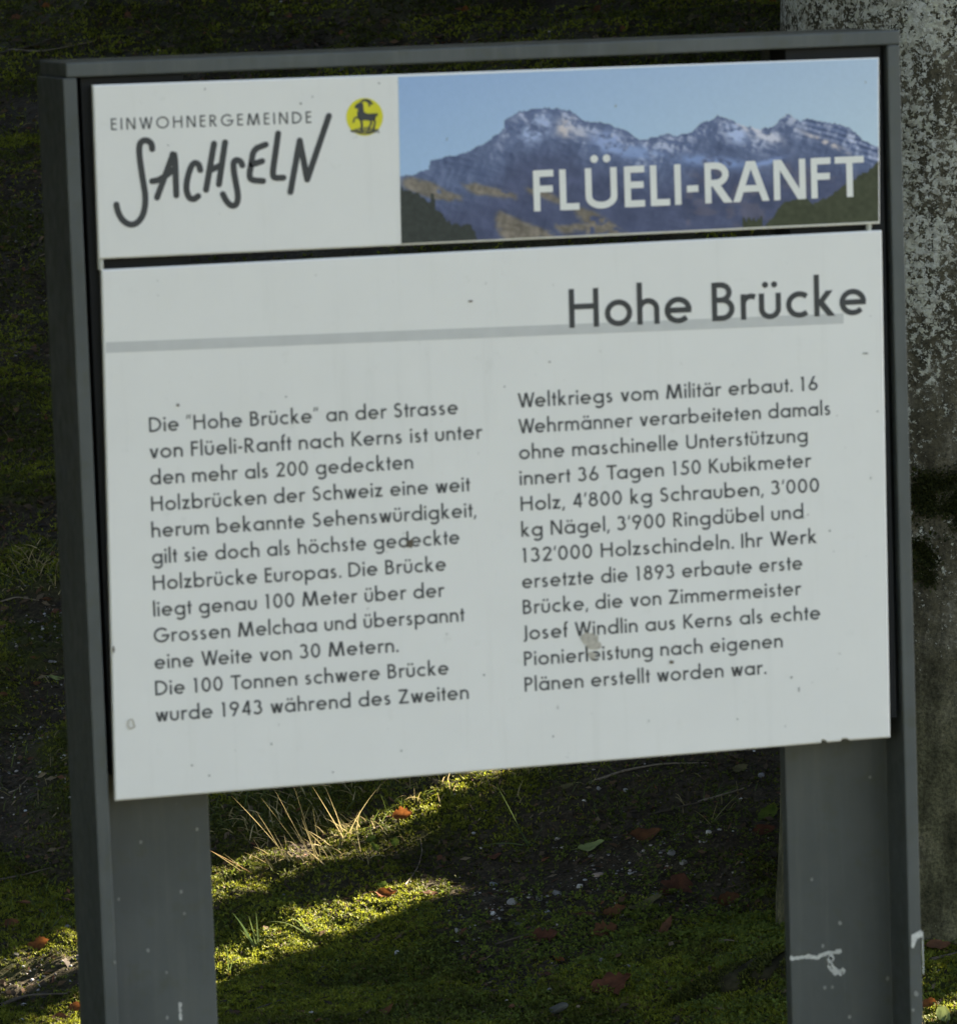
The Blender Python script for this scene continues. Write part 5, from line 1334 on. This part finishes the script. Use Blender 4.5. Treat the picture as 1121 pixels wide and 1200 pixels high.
# ------------------------------------------------------------------ twigs
TWM = flat_mat('grey_twig', (.14, .12, .09), .85, .3, 200)
TWD = flat_mat('dark_twig', (.055, .045, .032), .85, .3, 200)
def twig(pts, wpx, m, lab, seed=0, lift=.004):
    P3 = []
    for i, (a, b_) in enumerate(zip(pts[:-1], pts[1:])):
        for k2 in range(5):
            t = k2 / 5; P3.append((a[0] + (b_[0] - a[0]) * t, a[1] + (b_[1] - a[1]) * t))
    P3.append(pts[-1]); W3 = []
    ends = [ground_pt(*P3[0]), ground_pt(*P3[-1])]
    for i, p in enumerate(P3):
        g = ground_pt(*p); W3.append(g + np.array((0, 0, lift)))
    W3 = np.array(W3)
    for _ in range(2): W3[1:-1] = (W3[:-2] + W3[1:-1] * 2 + W3[2:]) / 4
    s = wpx * np.linalg.norm(ends[0] - CAM) / FPX / 2; n = len(W3)
    o = worm('twig', W3 - W3[0], [s * (1 - .6 * i / n) for i in range(n)], m, None, seg=7, amp=.2, seed=seed); o.location = W3[0]
    tag(o, lab, 'twig', 'twigs on the bank')
for i, (pts, w, m, lab) in enumerate((
    ([(690, 921), (730, 906), (775, 898), (830, 897)], 3.5, TWM, 'long thin grey twig right below the board'), ([(818, 943), (845, 935), (872, 927)], 3, TWM, 'pale straight twig beside the yellowish tuft'),
    ([(760, 958), (800, 948), (835, 940)], 3, TWD, 'dark twig left of the pale straight one'), ([(838, 1107), (855, 1105), (864, 1107)], 3, TWM, 'short grey twig above the root'),
    ([(840, 1125), (870, 1118), (892, 1102)], 3, TWD, 'dark curved twig touching the root'), ([(0, 708), (20, 702), (55, 708)], 2.5, TWM, 'thin arching stem at the left edge'),
    ([(0, 1034), (30, 1028), (60, 1020)], 3, TWD, 'dark twig on the left slope'), ([(0, 1182), (30, 1170), (80, 1168)], 5, TWD, 'dark stick under the sunlit gravel on the left'), ([(1090, 1128), (1121, 1120)], 4, TWD, 'dark stick at the foot of the trunk, right'),
    ([(10, 932), (20, 929), (32, 916)], 2.5, TWM, 'small pale bent twig left of the post'), ([(475, 1040), (490, 1020), (495, 1000), (492, 985)], 1.8, TWM, 'thin wiry stem between the two ridges'),
    ([(296, 33), (300, 22), (303, 10)], 1.8, TWM, 'short pale twig above the frame'), ([(0, 65), (40, 55), (75, 40)], 4, TWD, 'brown stick near the top left frame corner'), ([(10, 60), (50, 62), (110, 50)], 3, TWM, 'thin stick behind the top left frame corner'),
    ([(580, 1110), (640, 1092), (680, 1085)], 2.5, TWD, 'dark twig lying across the mossy slope'), ([(300, 1186), (330, 1175)], 2.5, TWD, 'short dark twig at the bottom near the left post'),
    ([(800, 1075), (850, 1058), (900, 1040)], 2.2, TWD, 'thin dark twig running towards the right post'))):
    twig(pts, w, m, lab, i)
